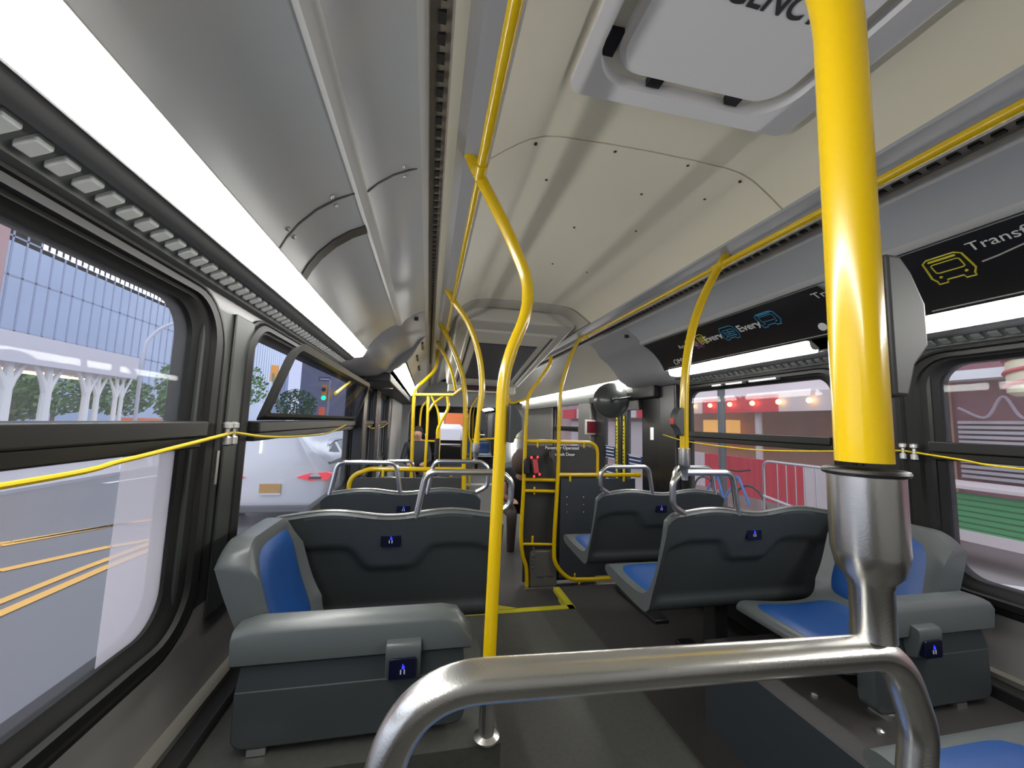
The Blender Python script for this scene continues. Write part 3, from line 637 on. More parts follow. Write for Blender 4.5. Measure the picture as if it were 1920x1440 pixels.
def double_seat(xc, yb, zt, floor_z, label, group='grey double seats with blue pads'):
    # yb, zt: rear top edge of the backrest
    e = empty('double_seat', (xc, yb+.25, floor_z), label, 'bus seat', group); o = (xc, yb, zt)
    sh, LL = seat_shell(SW, 'seat_shell', e, o)
    rl = wloc(e)
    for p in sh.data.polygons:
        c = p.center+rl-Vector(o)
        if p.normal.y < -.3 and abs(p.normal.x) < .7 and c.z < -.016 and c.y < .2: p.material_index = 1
    m = MB()
    for k in (-1, 1): pad(m, o, k*SW/4-.165, k*SW/4+.165, .52, .965)
    m.build('seat_pad', BLUE, e)
    for k in (-1, 1):
        m = MB(); pad(m, o, k*SW/4-.155, k*SW/4+.155, .06, .46); m.build('back_pad', BLUE, e)
    # bright top edge
    m = MB(); top = []
    for i in range(49):
        u = -.5+i/48; 
        if abs(u) > .47: continue
        hz = -.5*.020*cos(4*pi*u)-.030*max(0, (abs(u)*SW-(SW/2-.05))/.05)**2; top.append((xc+u*SW, yb+.012, zt+hz+.000))
    m.tube(top, .0085, 8, flat=.55); m.build('top_edge', TRIMSEAT, e)
    usb(e, (xc+.0, yb+.024, zt-.098), 1.35)
    m = MB(); m.box(xc-.035, xc+.035, yb+.22, yb+.30, floor_z+.02, zt-.44); m.box(xc-.36, xc+.36, yb+.24, yb+.29, zt-.475, zt-.44)
    m.build('pedestal', BLACKP, e, bevel=.008)
    m = MB(); m.box(xc-.045, xc+.045, yb+.02, yb+.50, floor_z+.0, floor_z+.025); m.build('floor_track', BLACKP, e, bevel=.006)
    return e
def handle(parent, x0, x1, y, zt, h, side=1, aisle=True, r=.012):
    # side: +1 the curled end is at x1, -1 at x0
    a, b = (x0, x1) if side > 0 else (x1, x0); s = side
    if aisle: path = [(a, y+.012, zt-.02), (a+s*.028, y+.005, zt+h), (b-s*.035, y, zt+h), (b+s*.005, y, zt+h-.035), (b+s*.004, y+.004, zt+.02), (b-s*.055, y+.012, zt-.012)]
    else: path = [(a, y+.012, zt-.02), (a+s*.03, y+.005, zt+h), (b-s*.03, y+.005, zt+h), (b, y+.012, zt-.02)]
    m = MB(); m.tube(fil(path, .045, 10), r, 18); return m.build('grab_handle', STEEL, parent, smooth=60)
L1 = double_seat(-.745, 1.49, -.335, zf(1.7), 'first left double seat ahead of the sideways seat, back towards camera')
handle(L1, -.66, -.315, 1.49, -.335, .145, 1)
L2 = double_seat(-.740, 2.18, -.375, zf(2.1), 'second left double seat just before the left partition')
handle(L2, -.62, -.30, 2.18, -.375, .155, 1); handle(L2, -1.11, -.76, 2.18, -.375, .145, 1, False)
R1 = double_seat(.705, 1.39, -.325, zf(1.6), 'first right double seat, slim yellow pole on its handle')
handle(R1, .32, .62, 1.39, -.325, .15, -1)
R2 = double_seat(.725, 2.08, -.37, zf(2.3), 'second right double seat ahead, in front of the exit door partition')
handle(R2, .335, .66, 2.08, -.37, .14, -1); handle(R2, .78, 1.08, 2.08, -.37, .14, -1, False)
L0 = double_seat(-.745, .225, -.285, zf(.3), 'double seat directly in front of the camera, only its thick handle in view')
# thick handle right in front of the lens, with the pole socket welded on
m = MB(); m.tube(fil([(-.672, .232, -.31), (-.640, .225, -.139), (-.310, .225, -.149), (-.292, .225, -.20), (-.300, .228, -.27), (-.345, .235, -.295)], .05, 14), .0105, 36)
m.build('grab_handle', STEEL, L0, smooth=60, label='large brushed steel grab handle')
R0 = double_seat(.725, .18, -.285, zf(.3), 'nearest right double seat, only its blue cushion showing at the bottom corner')
# ------------------------------------------------------------------ sideways seats with end panels
def side_seat(s, y0, y1, xw, zt, label, plab):
    e = empty('side_seat', (s*(xw-.3), (y0+y1)/2, -.785), label, 'bus seat', 'sideways single seats over the wheel boxes')
    Wd = y1-y0; o = (0, 0, 0)
    def rot(vs): return [(s*(xw-v[1]*.96), (y0+y1)/2+v[0], zt+v[2]*.90) for v in vs]
    m = MB(); tmp = MB(); NU = 21; pr = PIN+POUT; LL = []
    for i in range(NU):
        u = -.5+i/(NU-1); LP = []
        for j, (y, z) in enumerate(pr):
            w = max(0, min(1, 1+z/.30)) if (z > -.36 and y < .2) else 0
            ed = max(0, (abs(u)*Wd-(Wd/2-.07))/.07); zz = z-.055*ed*ed*w
            yy = y
            if j < len(PIN) and y < .25: yy = y+.035*ed**2*(1 if z > -.30 else max(0, (z+.38)/.08))*min(1, (-z+.02)/.08)
            LP.append((u*Wd, yy-(.035 if (j >= len(PIN)+18 and z > -.38) else 0)*min(1, max(0, (z+.38)/.1)), zz))
        LL.append(rot(LP))
    m.loops(LL, True, True); m.build('seat_shell', SHELL, e, smooth=50)
    for nm, a, b, th in (('back_pad', .045, .47, .012), ('seat_pad', .50, .975, .012)):
        t2 = MB(); pad(t2, o, -Wd/2+.055, Wd/2-.02, a, b, th); m2 = MB(); m2.add(rot(t2.v), t2.f); m2.build(nm, BLUE, e)
    # end panel at the rear end of the seat, with its charging outlet
    return e
def end_panel(s, x0, x1, y, z0, z1, label, xu, r_in=.07):
    e = empty('end_panel', ((x0+x1)/2, y, z0), label, 'seat end panel', 'grey end panels behind the sideways seats')
    xa, xb = min(x0, x1), max(x0, x1); rr = (.05, .05, r_in, .025) if s < 0 else (.05, .05, .025, r_in)
    m = MB()
    low = rrect(xa+.012, xb-.012, z0, z1-.150, (.03, .03, .005, .005)); m.prism(low, 'y', y, y+.05)
    m.build('lower_plate', mat('end_panel_grey', (.034, .040, .042), .45, var=.06, vs=25, bump=.15, bs=600), e, bevel=.006)
    m = MB(); h = z1-z0
    cs = [(y+.006, z1-.100), (y-.010, z1-.088), (y-.014, z1-.02), (y-.004, z1-.004), (y+.010, z1), (y+.045, z1), (y+.055, z1-.012), (y+.055, z1-.10)]
    # swept top bolster: straight with a rounded inner shoulder
    n = 14; path = []
    xi, xo = (xb, xa) if s < 0 else (xa, xb)     # xi aisle end, xo wall end
    LLp = []
    for t in [i/n for i in range(n+1)]:
        x = xo+(xi-xo)*t; dd = max(0, (t-.86)/.14); dip = .055*(1-sqrt(max(0, 1-dd*dd))); d0 = max(0, (.05-t)/.05); dip += .012*(1-sqrt(max(0, 1-d0*d0)))
        LLp.append([(x, yy, zz-dip*(1 if zz > z1-.07 else .0)) for yy, zz in cs])
    m.loops(LLp, True, True); m.build('top_bolster', mat('end_bolster_grey', (.070, .080, .080), .33, bump=.1, bs=600), e, smooth=45)
    m = MB(); m.hexa([(xa+.014, y+.001, z1-.152), (xb-.014, y+.001, z1-.152), (xb-.014, y+.048, z1-.152), (xa+.014, y+.048, z1-.152), (xa+.02, y+.012, z1-.095), (xb-.02, y+.012, z1-.095), (xb-.02, y+.048, z1-.095), (xa+.02, y+.048, z1-.095)]); m.build('shadow_groove', mat('groove_shade', (.020, .025, .027), .5), e)  # shadow under the bolster put into the groove's darker colour
    m = MB(); m.prism([(y-.034, z1-.066), (y-.030, z1-.058), (y+.01, z1-.050), (y+.01, z1-.150), (y-.020, z1-.140), (y-.034, z1-.085)], 'x', xu-.042, xu+.042); hd = m.build('outlet_hood', SHELL, e, bevel=.003)
    usb(hd, (xu, y-.034, z1-.112), 1.25)
    m = MB(); m.box(xa+.05, xa+.09, y+.0, y+.05, z0-.015, z0); m.box(xb-.16, xb-.12, y, y+.05, z0-.015, z0); m.build('foot', ALU, e)
    return e
side_seat(-1, 1.13, 1.47, 1.10, -.325, 'left sideways blue seat against window wall behind the first left row', None)
end_panel(-1, -1.055, -.495, 1.075, -.768, -.49, 'left grey end panel with charging outlet behind the sideways seat', -.665)
side_seat(1, .99, 1.37, 1.10, -.325, 'right sideways blue seat against window wall, partly behind the steel socket', None)
end_panel(1, .62, 1.095, .93, -.785, -.49, 'right grey end panel with charging outlet below the right window', .80)
# ------------------------------------------------------------------ more rows far ahead
L3 = double_seat(-.745, 3.50, -.50, -1.3, 'left double seat on the low floor beyond the partition'); handle(L3, -1.02, -.72, 3.50, -.50, .145, 1, False)
for i, (x, y, lb, rot_) in enumerate(((.72, 4.75, 'rear-facing right double seat just past the exit door with a person on it', pi), (.66, 10.4, 'blue double seat facing rearwards beyond the bellows on the right', pi), (-.7, 10.6, 'distant left double seat in front section behind yellow poles', 0))):
    c = copy_tree(L3); c.location = (x, y+.25, -1.3); c['label'] = lb; c.rotation_euler = (0, 0, rot_)
    if rot_:
        c.location = (x, y, -1.3)
# ------------------------------------------------------------------ partitions round the exit door
def cl(e, x, y, z, dz, n='clip'):
    m = MB(); m.tube([(x, y, z), (x, y, z+dz)], .009, 10); m.ball((x, y-.006, z+dz*.8), .008, 5); m.build(n, YEL, e)
# partition B (near side of the door)
YB = 3.10
e = empty('door_partition', (.75, YB, -1.3), 'blue-grey panel partition with a yellow tube frame near the exit door', 'partition')
pb = [at(1095, 622, Y=YB-.08), at(1074, 660, Y=YB-.04), at(1056, 712, Y=YB), at(1049, 765, Y=YB), at(1046, 890, Y=YB), at(1039, 1020, Y=YB), at(1043, 1058, Y=YB), at(1066, 1083, Y=YB), at(1096, 1086, Y=YB), at(1150, 1084, Y=YB)]
m = MB(); m.tube(spl(pb, 8), .0165, 16); m.build('frame_tube', YEL, e, smooth=60)
a = at(1047, 890, Y=YB); b = at(1200, 889, Y=YB); m = MB(); m.tube([a, (b.x, YB, a.z)], .0165, 16); m.tube([(b.x-.05, YB, a.z), (b.x, YB, a.z)], .021, 14); m.build('top_tube', YEL, e, smooth=60)
m = MB(); m.box(a.x+.02, 1.12, YB-.006, YB+.006, -1.22, a.z-.03); m.build('panel', DKG2, e)
for x in (a.x+.10, a.x+.12+.46): cl(e, x, YB-.006, a.z, -.055)
cl(e, at(1077, 1086, Y=YB).x, YB, at(1077, 1086, Y=YB).z, .05); cl(e, at(1086, 1086, Y=YB).x, YB, at(1077, 1086, Y=YB).z, -.04, 'foot')
for xx in (1063, 1094):
    for yy in (932, 946, 960):
        q = at(xx, yy, Y=YB-.008); m = MB(); m.ball(q, .005, 5); m.build('rivet', ALU, e)
stopbox(e, at(1042, 855, Y=YB).x-.004, YB, at(1042, 855, Y=YB).z, -1, .10)
# partition A (lettered)
YA = 3.20
e = empty('lettered_partition', (.5, YA, -1.3), 'tall grey partition lettered for the exit door with rounded yellow tube top', 'partition')
tl_ = at(986, 827, Y=YA); tr_ = at(1120, 870, Y=YA)
m = MB(); m.tube(fil([tl_, (tr_.x, YA, tl_.z), (tr_.x, YA, -.50)], .10, 10), .0155, 16); m.build('frame_tube', YEL, e, smooth=60)
m = MB(); m.prism(rrect(tl_.x+.0, tr_.x-.012, -1.28, tl_.z-.035, (.01, .01, .09, .01)), 'y', YA-.005, YA+.005); m.build('panel', DKG, e)
for x in (tl_.x+.10, tr_.x-.13): cl(e, x, YA-.006, tl_.z, -.05)
q = at(1054, 840, Y=YA-.008); m = MB(); m.box(q.x-.155, q.x+.155, YA-.009, YA-.005, q.z-.020, q.z+.020); q2 = at(1054, 852, Y=YA-.008); m.box(q2.x-.125, q2.x+.125, YA-.009, YA-.005, q2.z-.020, q2.z+.018); m.build('label_strip', BLACK, e)
text('lettering', 'Passenger Operated', .037, (q.x, YA-.010, q.z), (1, 0, 0), (0, 0, 1), WHITE, e, bold=.0006); text('lettering', 'Slide Exit Door', .037, (q2.x, YA-.010, q2.z), (1, 0, 0), (0, 0, 1), WHITE, e, bold=.0006)
# aisle pole A and ladder bars
YP = 3.16
e, pt = pole([(1033, 668), (1030, 685), (1010, 715), (991, 745), (986, 800), (984, 860), (981, 930), (977, 1000), (980, 1040), (987, 1065), (988, 1100)], YP, 'yellow aisle pole carrying the small red-lit reader beside the lettered partition', smoothpath=True, r=.0155)
for yy, r in ((899, .014), (920, .013), (1020, .0105)):
    a = at(982 if yy < 1000 else 978, yy, Y=YP); b = at(1043 if yy < 1000 else 1040, yy, Y=YP); m = MB(); m.tube([a, (b.x, YB+.02, a.z)], r, 12); m.build('cross_bar', YEL, e, smooth=60)
    if yy > 910: cl(e, a.x+.09, YP, a.z-.03 if yy < 1000 else a.z, .06)
a = at(989, 748, Y=YP); m = MB(); m.tube(fil([a, at(957, 757, Y=YP), at(951, 740, Y=YP)], .03), .011, 12); m.tube([at(953, 741, Y=YP), at(952, 762, Y=YP)], .009, 10); m.build('side_arm', YEL, e, smooth=60)
q = at(1000, 875, Y=3.10)
rd = empty('card_reader', (q.x, 3.10, q.z-.08), 'small black card reader with glowing red corner lights', 'card reader')
M_ = MB(); M_.prism([(q.x-.035+x*1.0-.0, q.z+z) for x, z in ((0, .085), (.075, .09), (.098, -.075), (.03, -.085))], 'y', 3.08, 3.12); M_.build('reader_body', BLACKP, rd, bevel=.006)
M_ = MB(); M_.box(q.x-.075, q.x-.02, 3.10, 3.14, q.z-.06, q.z+.06); M_.build('mount', BLACKP, rd, bevel=.01)
M_ = MB(); M_.prism([(q.x-.015+x, q.z+z) for x, z in ((0, .06), (.04, .062), (.058, -.045), (.018, -.05))], 'y', 3.076, 3.081); M_.build('screen', mat('reader_screen', (.25, .03, .03), .3, emit=(.5, .06, .06), es=.25), rd)
for dx, dz in ((-.022, .075), (.028, .078), (.048, -.058), (.002, -.075)):
    M_ = MB(); M_.ball((q.x+dx, 3.078, q.z+dz), .009, 6, (1, .5, 1.2)); M_.build('red_light', REDLED, rd)
# low box at the foot of the partition
m = MB(); a = at(990, 1100, Y=3.2); b = at(1036, 1027, Y=3.2); m.prism(rrect(a.x, b.x+.02, -1.3, b.z, (.01, .01, .02, .05)), 'y', 3.13, 3.19); e = empty('heater_box', ((a.x+b.x)/2, 3.17, -1.3), 'low dark heater cover at the foot of the exit partition', 'heater')
m.build('cover', mat('heater_taupe', (.10, .095, .085), .35), e, bevel=.008)
m = MB(); m.box(a.x+.05, a.x+.11, 3.125, 3.132, -1.22, -1.21); m.box(a.x+.13, a.x+.19, 3.125, 3.132, -1.22, -1.21); m.build('slot', ALU, e)
m = MB()
for k in range(6): m.box(a.x+.01, a.x+.025, 3.122, 3.132, -1.15+k*.03, -1.14+k*.03)
m.build('vent', ALU, e)
m = MB(); m.box(.17, 1.15, 3.08, 3.10, -1.3, -1.285); S('trim_40', m, ALU)
# left partition
YC = 2.95
e = empty('left_partition', (-.75, YC, -1.3), 'dark grey partition with rounded yellow tube top behind the second left row', 'partition')
zl = at(780, 880, Y=YC).z; m = MB(); m.tube(fil([(-1.155, YC, -.62), (-1.15, YC, zl-.05), (-1.02, YC, zl), (-.36, YC, zl)], .12, 10), .0165, 16); m.build('frame_tube', YEL, e, smooth=60)
m = MB(); m.box(-1.14, -.37, YC-.005, YC+.005, -1.28, zl-.06); m.build('panel', DKG, e)
for x in (-.93, -.45): cl(e, x, YC-.01, zl, -.05)
# far left frame of poles
e = empty('pole_frame', (-.6, 4.1, -1.3), 'yellow cross frame of poles beyond the left partition', 'pole frame')
m = MB(); m.tube(spl([at(821, 655, Y=4.1), at(817, 690, Y=4.1), at(798, 712, Y=4.1), at(781, 728, Y=4.1), at(776, 750, Y=4.1), at(772, 865, Y=4.1), at(769, 980, Y=4.1)], 8), .0175, 14); m.build('tube', YEL, e, smooth=60)
a = at(777, 740, Y=4.1); b = at(852, 740, Y=3.85); c_ = at(868, 728, Y=3.0); m = MB(); m.tube([a, b, c_], .0165, 14); m.build('tube', YEL, e, smooth=60)
m = MB(); m.tube(spl([at(820, 640, Y=3.55), at(828, 655, Y=3.6), at(846, 692, Y=3.7), at(856, 738, Y=3.85)], 8), .014, 14); m.build('tube', YEL, e, smooth=60)
for n_, (pxs, Y, r, lb) in enumerate((
    ([(839, 742), (840, 765), (830, 785), (821, 805), (820, 822)], 5.0, .020, 'bent yellow pole seen against the distant windscreen, left of it'),
    ([(803, 742), (801, 800), (797, 870)], 5.6, .020, 'straight yellow pole between the two left frame poles'),
    ([(833, 742), (815, 755), (803, 772)], 5.6, .016, 'short diagonal yellow brace under the left frame bar'),
    ([(809, 742), (822, 775), (824, 822)], 6.4, .018, 'thin yellow pole behind the bent one on the left'),
    ([(800, 752), (790, 768), (787, 818), (795, 826), (818, 827)], 7.0, .018, 'yellow corner frame low behind left poles'),
    ([(894, 745), (882, 768), (879, 815), (883, 828)], 8.0, .02, 'thin yellow pole just right of the windscreen'),
    ([(893, 752), (887, 775), (886, 812)], 9.8, .02, 'far thin yellow pole right of the windscreen'),
    ([(885, 824), (985, 820)], 7.6, .018, 'low yellow cross bar far right of the windscreen'))):
    pts = [at(x, y, Y=Y) for x, y in pxs]; e_ = empty('grab_pole', (pts[-1].x, Y, -1.3), lb, 'pole'); m = MB(); m.tube(spl(pts, 6), r, 10); m.build('tube', YEL, e_, smooth=60)
    if n_ in (0, 1, 3, 5, 6): m = MB(); q_ = pts[-1]; m.tube([q_, (q_.x, Y, -1.3)], r*(1.5 if n_ == 0 else 1.0), 12); m.build('lower_tube', BLACKP if n_ == 0 else YEL, e_, smooth=60)
# ------------------------------------------------------------------ exit door
d = empty('door_1', (1.2, 3.4, -1.3), kind='structure')
fm_ = mat('door_black', (.014, .014, .015), .3)
for a, b, gy0, gy1 in ((2.80, 3.42, 3.06, 3.33), (3.44, 4.06, 3.56, 3.80)):
    m = MB(); m.box(1.17, 1.21, a, gy0, -1.28, .24); m.box(1.17, 1.21, gy1, b, -1.28, .24); m.box(1.17, 1.21, gy0, gy1, .15, .24); m.box(1.17, 1.21, gy0, gy1, -1.28, -.62); lf = m.build('door_leaf', fm_, d, bevel=.004)
    m = MB(); m.box(1.188, 1.192, gy0, gy1, -.62, .15); m.build('door_glass', GLASS, lf)
    yy = gy1+.045 if a < 3 else gy0-.045
    m = MB(); m.box(1.160, 1.169, yy-.014, yy+.014, -.62, .10); m.build('caution_strip', mat('caution_yellow', (.72, .62, .02), .4), lf)
    m = MB()
    for k in range(22):
        if k % 7 != 6: m.box(1.157, 1.161, yy-.006, yy+.006, -.60+k*.031, -.585+k*.031)
    m.build('caution_marks', BLACK, lf)
    for z in ((-.32, -.20) if a > 3 else (-.36, -.25)), ((-.56, -.40) if a > 3 else None):
        if z is None: continue
        m = MB(); m.box(1.176, 1.187, gy0+.01, gy1-.01, z[0], z[1]); m.m = 1
        for k in range(3): m.box(1.172, 1.177, gy0+.04, gy1-.04, z[0]+.028+k*.033, z[0]+.036+k*.033)
        m.m = 1; m.box(1.174, 1.178, gy0+.01, gy1-.01, z[1]-.004, z[1]); m.box(1.174, 1.178, gy0+.01, gy1-.01, z[0], z[0]+.004)
        m.build('door_sticker', [mat('sticker_navy', (.012, .03, .12), .4), WHITE], lf)
m = MB(); m.box(1.10, 1.2, 2.78, 4.06, .24, .36); m.build('door_header', fm_, d, bevel=.01)
# red display
q = at(1109, 801, Y=4.04); e = empty('red_display', (1.10, 4.04, -.1), 'small square unlit red display with a pale frame by the exit door', 'display')
m = MB(); m.box(q.x-.075, q.x+.075, 4.03, 4.055, q.z-.08, q.z+.08); m.build('frame', mat('display_frame', (.5, .48, .44), .4), e, bevel=.003); m = MB(); m.box(q.x-.058, q.x+.058, 4.022, 4.032, q.z-.062, q.z+.062); m.build('screen', mat('display_red', (.10, .006, .014), .2), e)
# mirror
c0 = at(1146, 751, Y=3.25); e = empty('convex_mirror', tuple(c0), 'round convex mirror seen from behind on an arm above the exit door', 'mirror')
ax = Vector((-.35, -1, .0)).normalized(); R = .155
m = MB(); m.lathe(c0, [(R, 0), (R*.99, .008), (R*.85, .030), (R*.6, .052), (R*.3, .064), (.001, .068)], 40, ax); m.build('mirror_shell', mat('mirror_back', (.05, .055, .052), .22, spec=.6), e, smooth=60)
m = MB(); ex = Vector((0, 0, 1)); ey = ax.cross(ex); m.tube([c0+(ex*cos(t)+ey*sin(t))*R for t in [2*pi*i/40 for i in range(40)]], .006, 8, closed=True); m.build('rim', mat('mirror_rim', (.10, .10, .09), .3), e)
m = MB(); h0 = c0+ax*.07; h1 = at(1205, 741, Y=3.12); m.tube(fil([h0-ax*.01, h0+ax*.02, h1, at(1211, 724, Y=3.1)], .02), .008, 10); m.tube([at(1196, 741, Y=3.14), at(1198, 722, Y=3.14)], .006, 8); m.ball(h0, .018, 7); m.build('arm', BLACKP, e)
# decal on black pillar
m = MB(); q = at(1222, 813, Y=2.57); m.box(q.x-.012, q.x+.012, 2.565, 2.573, q.z-.045, q.z+.045); m.build('pillar_sticker', WHITE, label='small white vertical sticker on the black pillar beside exit door', category='sticker')
# ------------------------------------------------------------------ pull cords
CORD = mat('yellow_pull_cord', (.62, .46, .01), .4)
def cord(pts, r, label):
    m = MB(); m.tube(spl(pts, 6), r, 8); m.build('pull_cord', CORD, label=label, category='pull cord')
k1 = at(437, 811, X=-1.16)
cord([(-1.15, -.30, -.10), at(0, 912, X=-1.14), at(230, 864, X=-1.14), at(345, 835, X=-1.145), k1], .0045, 'yellow pull cord sagging across the nearest left window')
cord([k1, at(500, 819, X=-1.15), at(560, 818, X=-1.15), at(615, 812, X=-1.14), at(648, 797, X=-1.12)], .0040, 'yellow pull cord sagging across the second left window')
cord([at(629, 738, X=-1.08), at(655, 716, X=-1.10)], .008, 'short yellow strap at the far end of the tilted window sash')
cord([at(690, 800, X=-1.16), at(700, 803, X=-1.16), at(712, 797, X=-1.15)], .004, 'yellow cord loop by the third left window')
cord([at(712, 802, X=-1.16), at(720, 799, X=-1.16), at(728, 792, X=-1.16)], .004, 'yellow cord loop by the fourth left window')
k2 = at(1694, 845, X=1.165); k3 = at(1243, 815, X=1.15)
cord([k3, at(1290, 828, X=1.15), at(1400, 842, X=1.155), at(1500, 846, X=1.16), k2], .0035, 'yellow pull cord sagging across the middle right window')
cord([k2, at(1800, 862, X=1.165), at(1920, 880, X=1.165), (1.165, .3, -.10)], .0035, 'yellow pull cord across the nearest right window')
for k, lb in ((k1, 'steel cord guide on the pillar between left windows'), (k2, 'steel cord guide on the pillar right of the big pole')):
    m = MB(); sx = -1 if k.x < 0 else 1
    for dy in (-.035, .0): m.lathe((k.x-sx*.0, k.y+dy, k.z), [(.004, -.035*1), (.012, -.030), (.012, -.012), (.006, -.008), (.006, .01), (.013, .014), (.013, .026), (.004, .03)], 12)
    m.build('cord_guide', ALU, label=lb, category='cord guide')
    m = MB(); m.box(k.x+sx*.03, k.x+sx*.036, k.y-.006, k.y+.006, k.z-.14, k.z-.05); m.build('guide_screw_plate', ALU, label='thin metal plate under the %s cord guide' % ('left' if sx < 0 else 'right'), category='metal plate')
# ------------------------------------------------------------------ people
def person(x, y, zs, label, jacket, trousers, hair, lean=.0, face=1, hood=False, shoe=(.8, .8, .8), foot_out=0.0, bow=0.0):
    e = empty('person', (x, y, zs-.45), label, 'person')
    D = face
    J = {'pel': (0, 0, .06), 'sp': (0, .02*D+lean*.3, .26), 'ch': (0, .0+lean*.7, .42), 'nk': (0, lean, .53-bow*.6), 'hd': (0, lean+.04*D, .62-bow), 'tp': (0, lean+.03*D, .70-bow)}
    V = []; E = []; R = []
    def add(p, r, par=None):
        V.append(p); R.append(r)
        if par is not None: E.append((par, len(V)-1))
        return len(V)-1
    a = add(J['pel'], .13); b = add(J['sp'], .12, a); c = add(J['ch'], .125, b); n = add(J['nk'], .055, c); h = add(J['hd'], .085, n); t = add(J['tp'], .07, h)
    for s in (-1, 1):
        hp = add((s*.10, .04*D, .03), .085, a); kn = add((s*.11+(foot_out if s < 0 else 0), .42*D, .05), .062, hp); an = add((s*.11+(foot_out if s < 0 else 0), .40*D, -.36), .040, kn)
        sh = add((s*.17, lean*.7, .44), .06, c); el = add((s*.22, lean*.7+.10*D, .20), .045, sh); wr = add((s*.12, .30*D, .16), .030, el)
        pm = add((s*.10, .36*D, .155), .028, wr)
        for q in range(4): f1 = add((s*(.10+.018*(q-1.5)), .40*D, .155), .009, pm); add((s*(.10+.018*(q-1.5)), .425*D, .14), .008, f1)
        add((s*.065, .37*D, .16), .010, pm)
    me = bpy.data.meshes.new('body'); me.from_pydata(V, E, []); ob = bpy.data.objects.new('body', me); SC.collection.objects.link(ob)
    sk = ob.modifiers.new('skin', 'SKIN'); 
    for i, v in enumerate(me.skin_vertices[0].data): v.radius = (R[i], R[i]); v.use_root = (i == 0)
    ob.modifiers.new('sub', 'SUBSURF').levels = 2
    dg = bpy.context.evaluated_depsgraph_get(); dg.update(); me2 = bpy.data.meshes.new_from_object(ob.evaluated_get(dg)); ob.modifiers.clear(); ob.data = me2
    ob.parent = e; ob.location = (0, 0, .45)
    for mm in (mat('skin_tone', (.42, .23, .16), .5), mat(jacket[0], jacket[1], .8), mat(trousers[0], trousers[1], .8)): me2.materials.append(mm)
    for p in me2.polygons:
        cc = p.center; p.use_smooth = True
        hand = abs(cc.y) > .30 and cc.z > .11
        p.material_index = 0 if (cc.z > .52 or hand) else (2 if cc.z < .13 else 1)
    m = MB(); hx = Vector((x, y+lean+.0*D, zs+.665-bow)); k = 1.35 if hood else 1.0
    m.ball(hx-Vector((0, .015*D, -.0)), .105*k, 10, (.85, .95, 1.05)); m.build('hood' if hood else 'hair', mat(hair[0], hair[1], .8, bump=.6, bs=90), e)
    m = MB(); m.ball((x, y+lean+.135*D, zs+.63-bow), .016, 5, (.8, 1, 1.3)); m.build('nose', mat('skin_tone', (0, 0, 0)), e)
    for s in (-1, 1):
        m = MB(); m.ball((x+s*.11+(foot_out if s < 0 else 0), y+.46*D, zs-.405), .055, 7, (.8, 1.9, .8)); m.build('shoe', mat('shoe_%.1f' % shoe[0], shoe, .5), e)
person(.38, 4.42, -1.30+.33, 'person in a dark jacket with brown hood and white sneakers beyond exit partition', ('jacket_black', (.012, .011, .012)), ('trousers_brown', (.03, .02, .018)), ('hood_brown', (.045, .026, .02)), lean=-.30, face=-1, hood=True, foot_out=-.02, bow=.11)
person(-.80, 6.9, -1.30+.43, 'seated person facing rearwards far ahead by the left bulkhead', ('coat_navy', (.02, .022, .03)), ('trousers_dark', (.02, .02, .02)), ('hair_dark', (.02, .014, .01)), face=-1, shoe=(.05, .05, .05))
# ------------------------------------------------------------------ outside: ground
g = MB(); g.box(-60, 60, -30, 90, -1.76, -1.70); S('road', g, mat('wet_asphalt', (.15, .148, .155), .38, var=.14, vs=.7, bump=.2, bs=40), loc=(0, 0, -1.70))
g = MB(); g.box(-40, -8.6, -20, 60, -1.70, -1.62); S('pavement', g, mat('pale_pavement', (.46, .44, .46), .5, var=.1, vs=2), loc=(-12, 10, -1.7))
g = MB(); g.box(4.0, 8.0, -20, 60, -1.70, -1.60); S('sidewalk', g, mat('right_sidewalk', (.33, .29, .28), .5, var=.14, vs=1.5), loc=(5, 10, -1.7))
LINEY = mat('yellow_road_paint', (.78, .42, .07), .5, var=.1, vs=5)
def mark(pts, w, label, m=LINEY):
    mb = MB()
    for a, b in zip(pts, pts[1:]):
        a, b = Vector((*a, -1.695)), Vector((*b, -1.695)); n = Vector((-(b-a).y, (b-a).x, 0)).normalized()*w/2
        mb.hexa([a-n, a+n, b+n, b-n, a-n+Vector((0, 0, .004)), a+n+Vector((0, 0, .004)), b+n+Vector((0, 0, .004)), b-n+Vector((0, 0, .004))])
    mb.build('road_marking', m, label=label, category='road marking', group='painted lines on the road')
mark([(-7.2, 5.0), (-5.70, 6.30), (-5.0, 7.2)], .13, 'outermost slanting yellow road line outside the left window')
mark([(-8.0, 4.0), (-5.69, 6.15), (-5.14, 7.01), (-4.6, 7.6), (-3.9, 8.4)], .13, 'second slanting yellow road line outside the left window')
mark([(-5.9, 4.2), (-4.91, 5.23), (-4.44, 5.97), (-3.96, 6.4)], .13, 'third slanting yellow road line outside the left window')
mark([(-4.03, 2.0), (-4.0, 4.17), (-3.97, 5.2), (-3.87, 6.2), (-3.8, 9.0)], .11, 'nearest yellow line of the double centre line')
mark([(-4.25, 2.0), (-4.22, 4.17), (-4.17, 5.2), (-4.05, 6.2)], .10, 'farther yellow line of the double centre line')
WP = mat('white_road_paint', (.7, .7, .72), .5)
mark([(-7.9, 11.0), (-7.2, 14.5)], .16, 'short white road line beyond the yellow ones', WP); mark([(-9.0, 12.5), (-8.7, 20)], .2, 'white edge line near the far kerb on the left', WP); mark([(-8.6, 21), (-2.0, 23)], .5, 'white crossing line across the side street', WP)
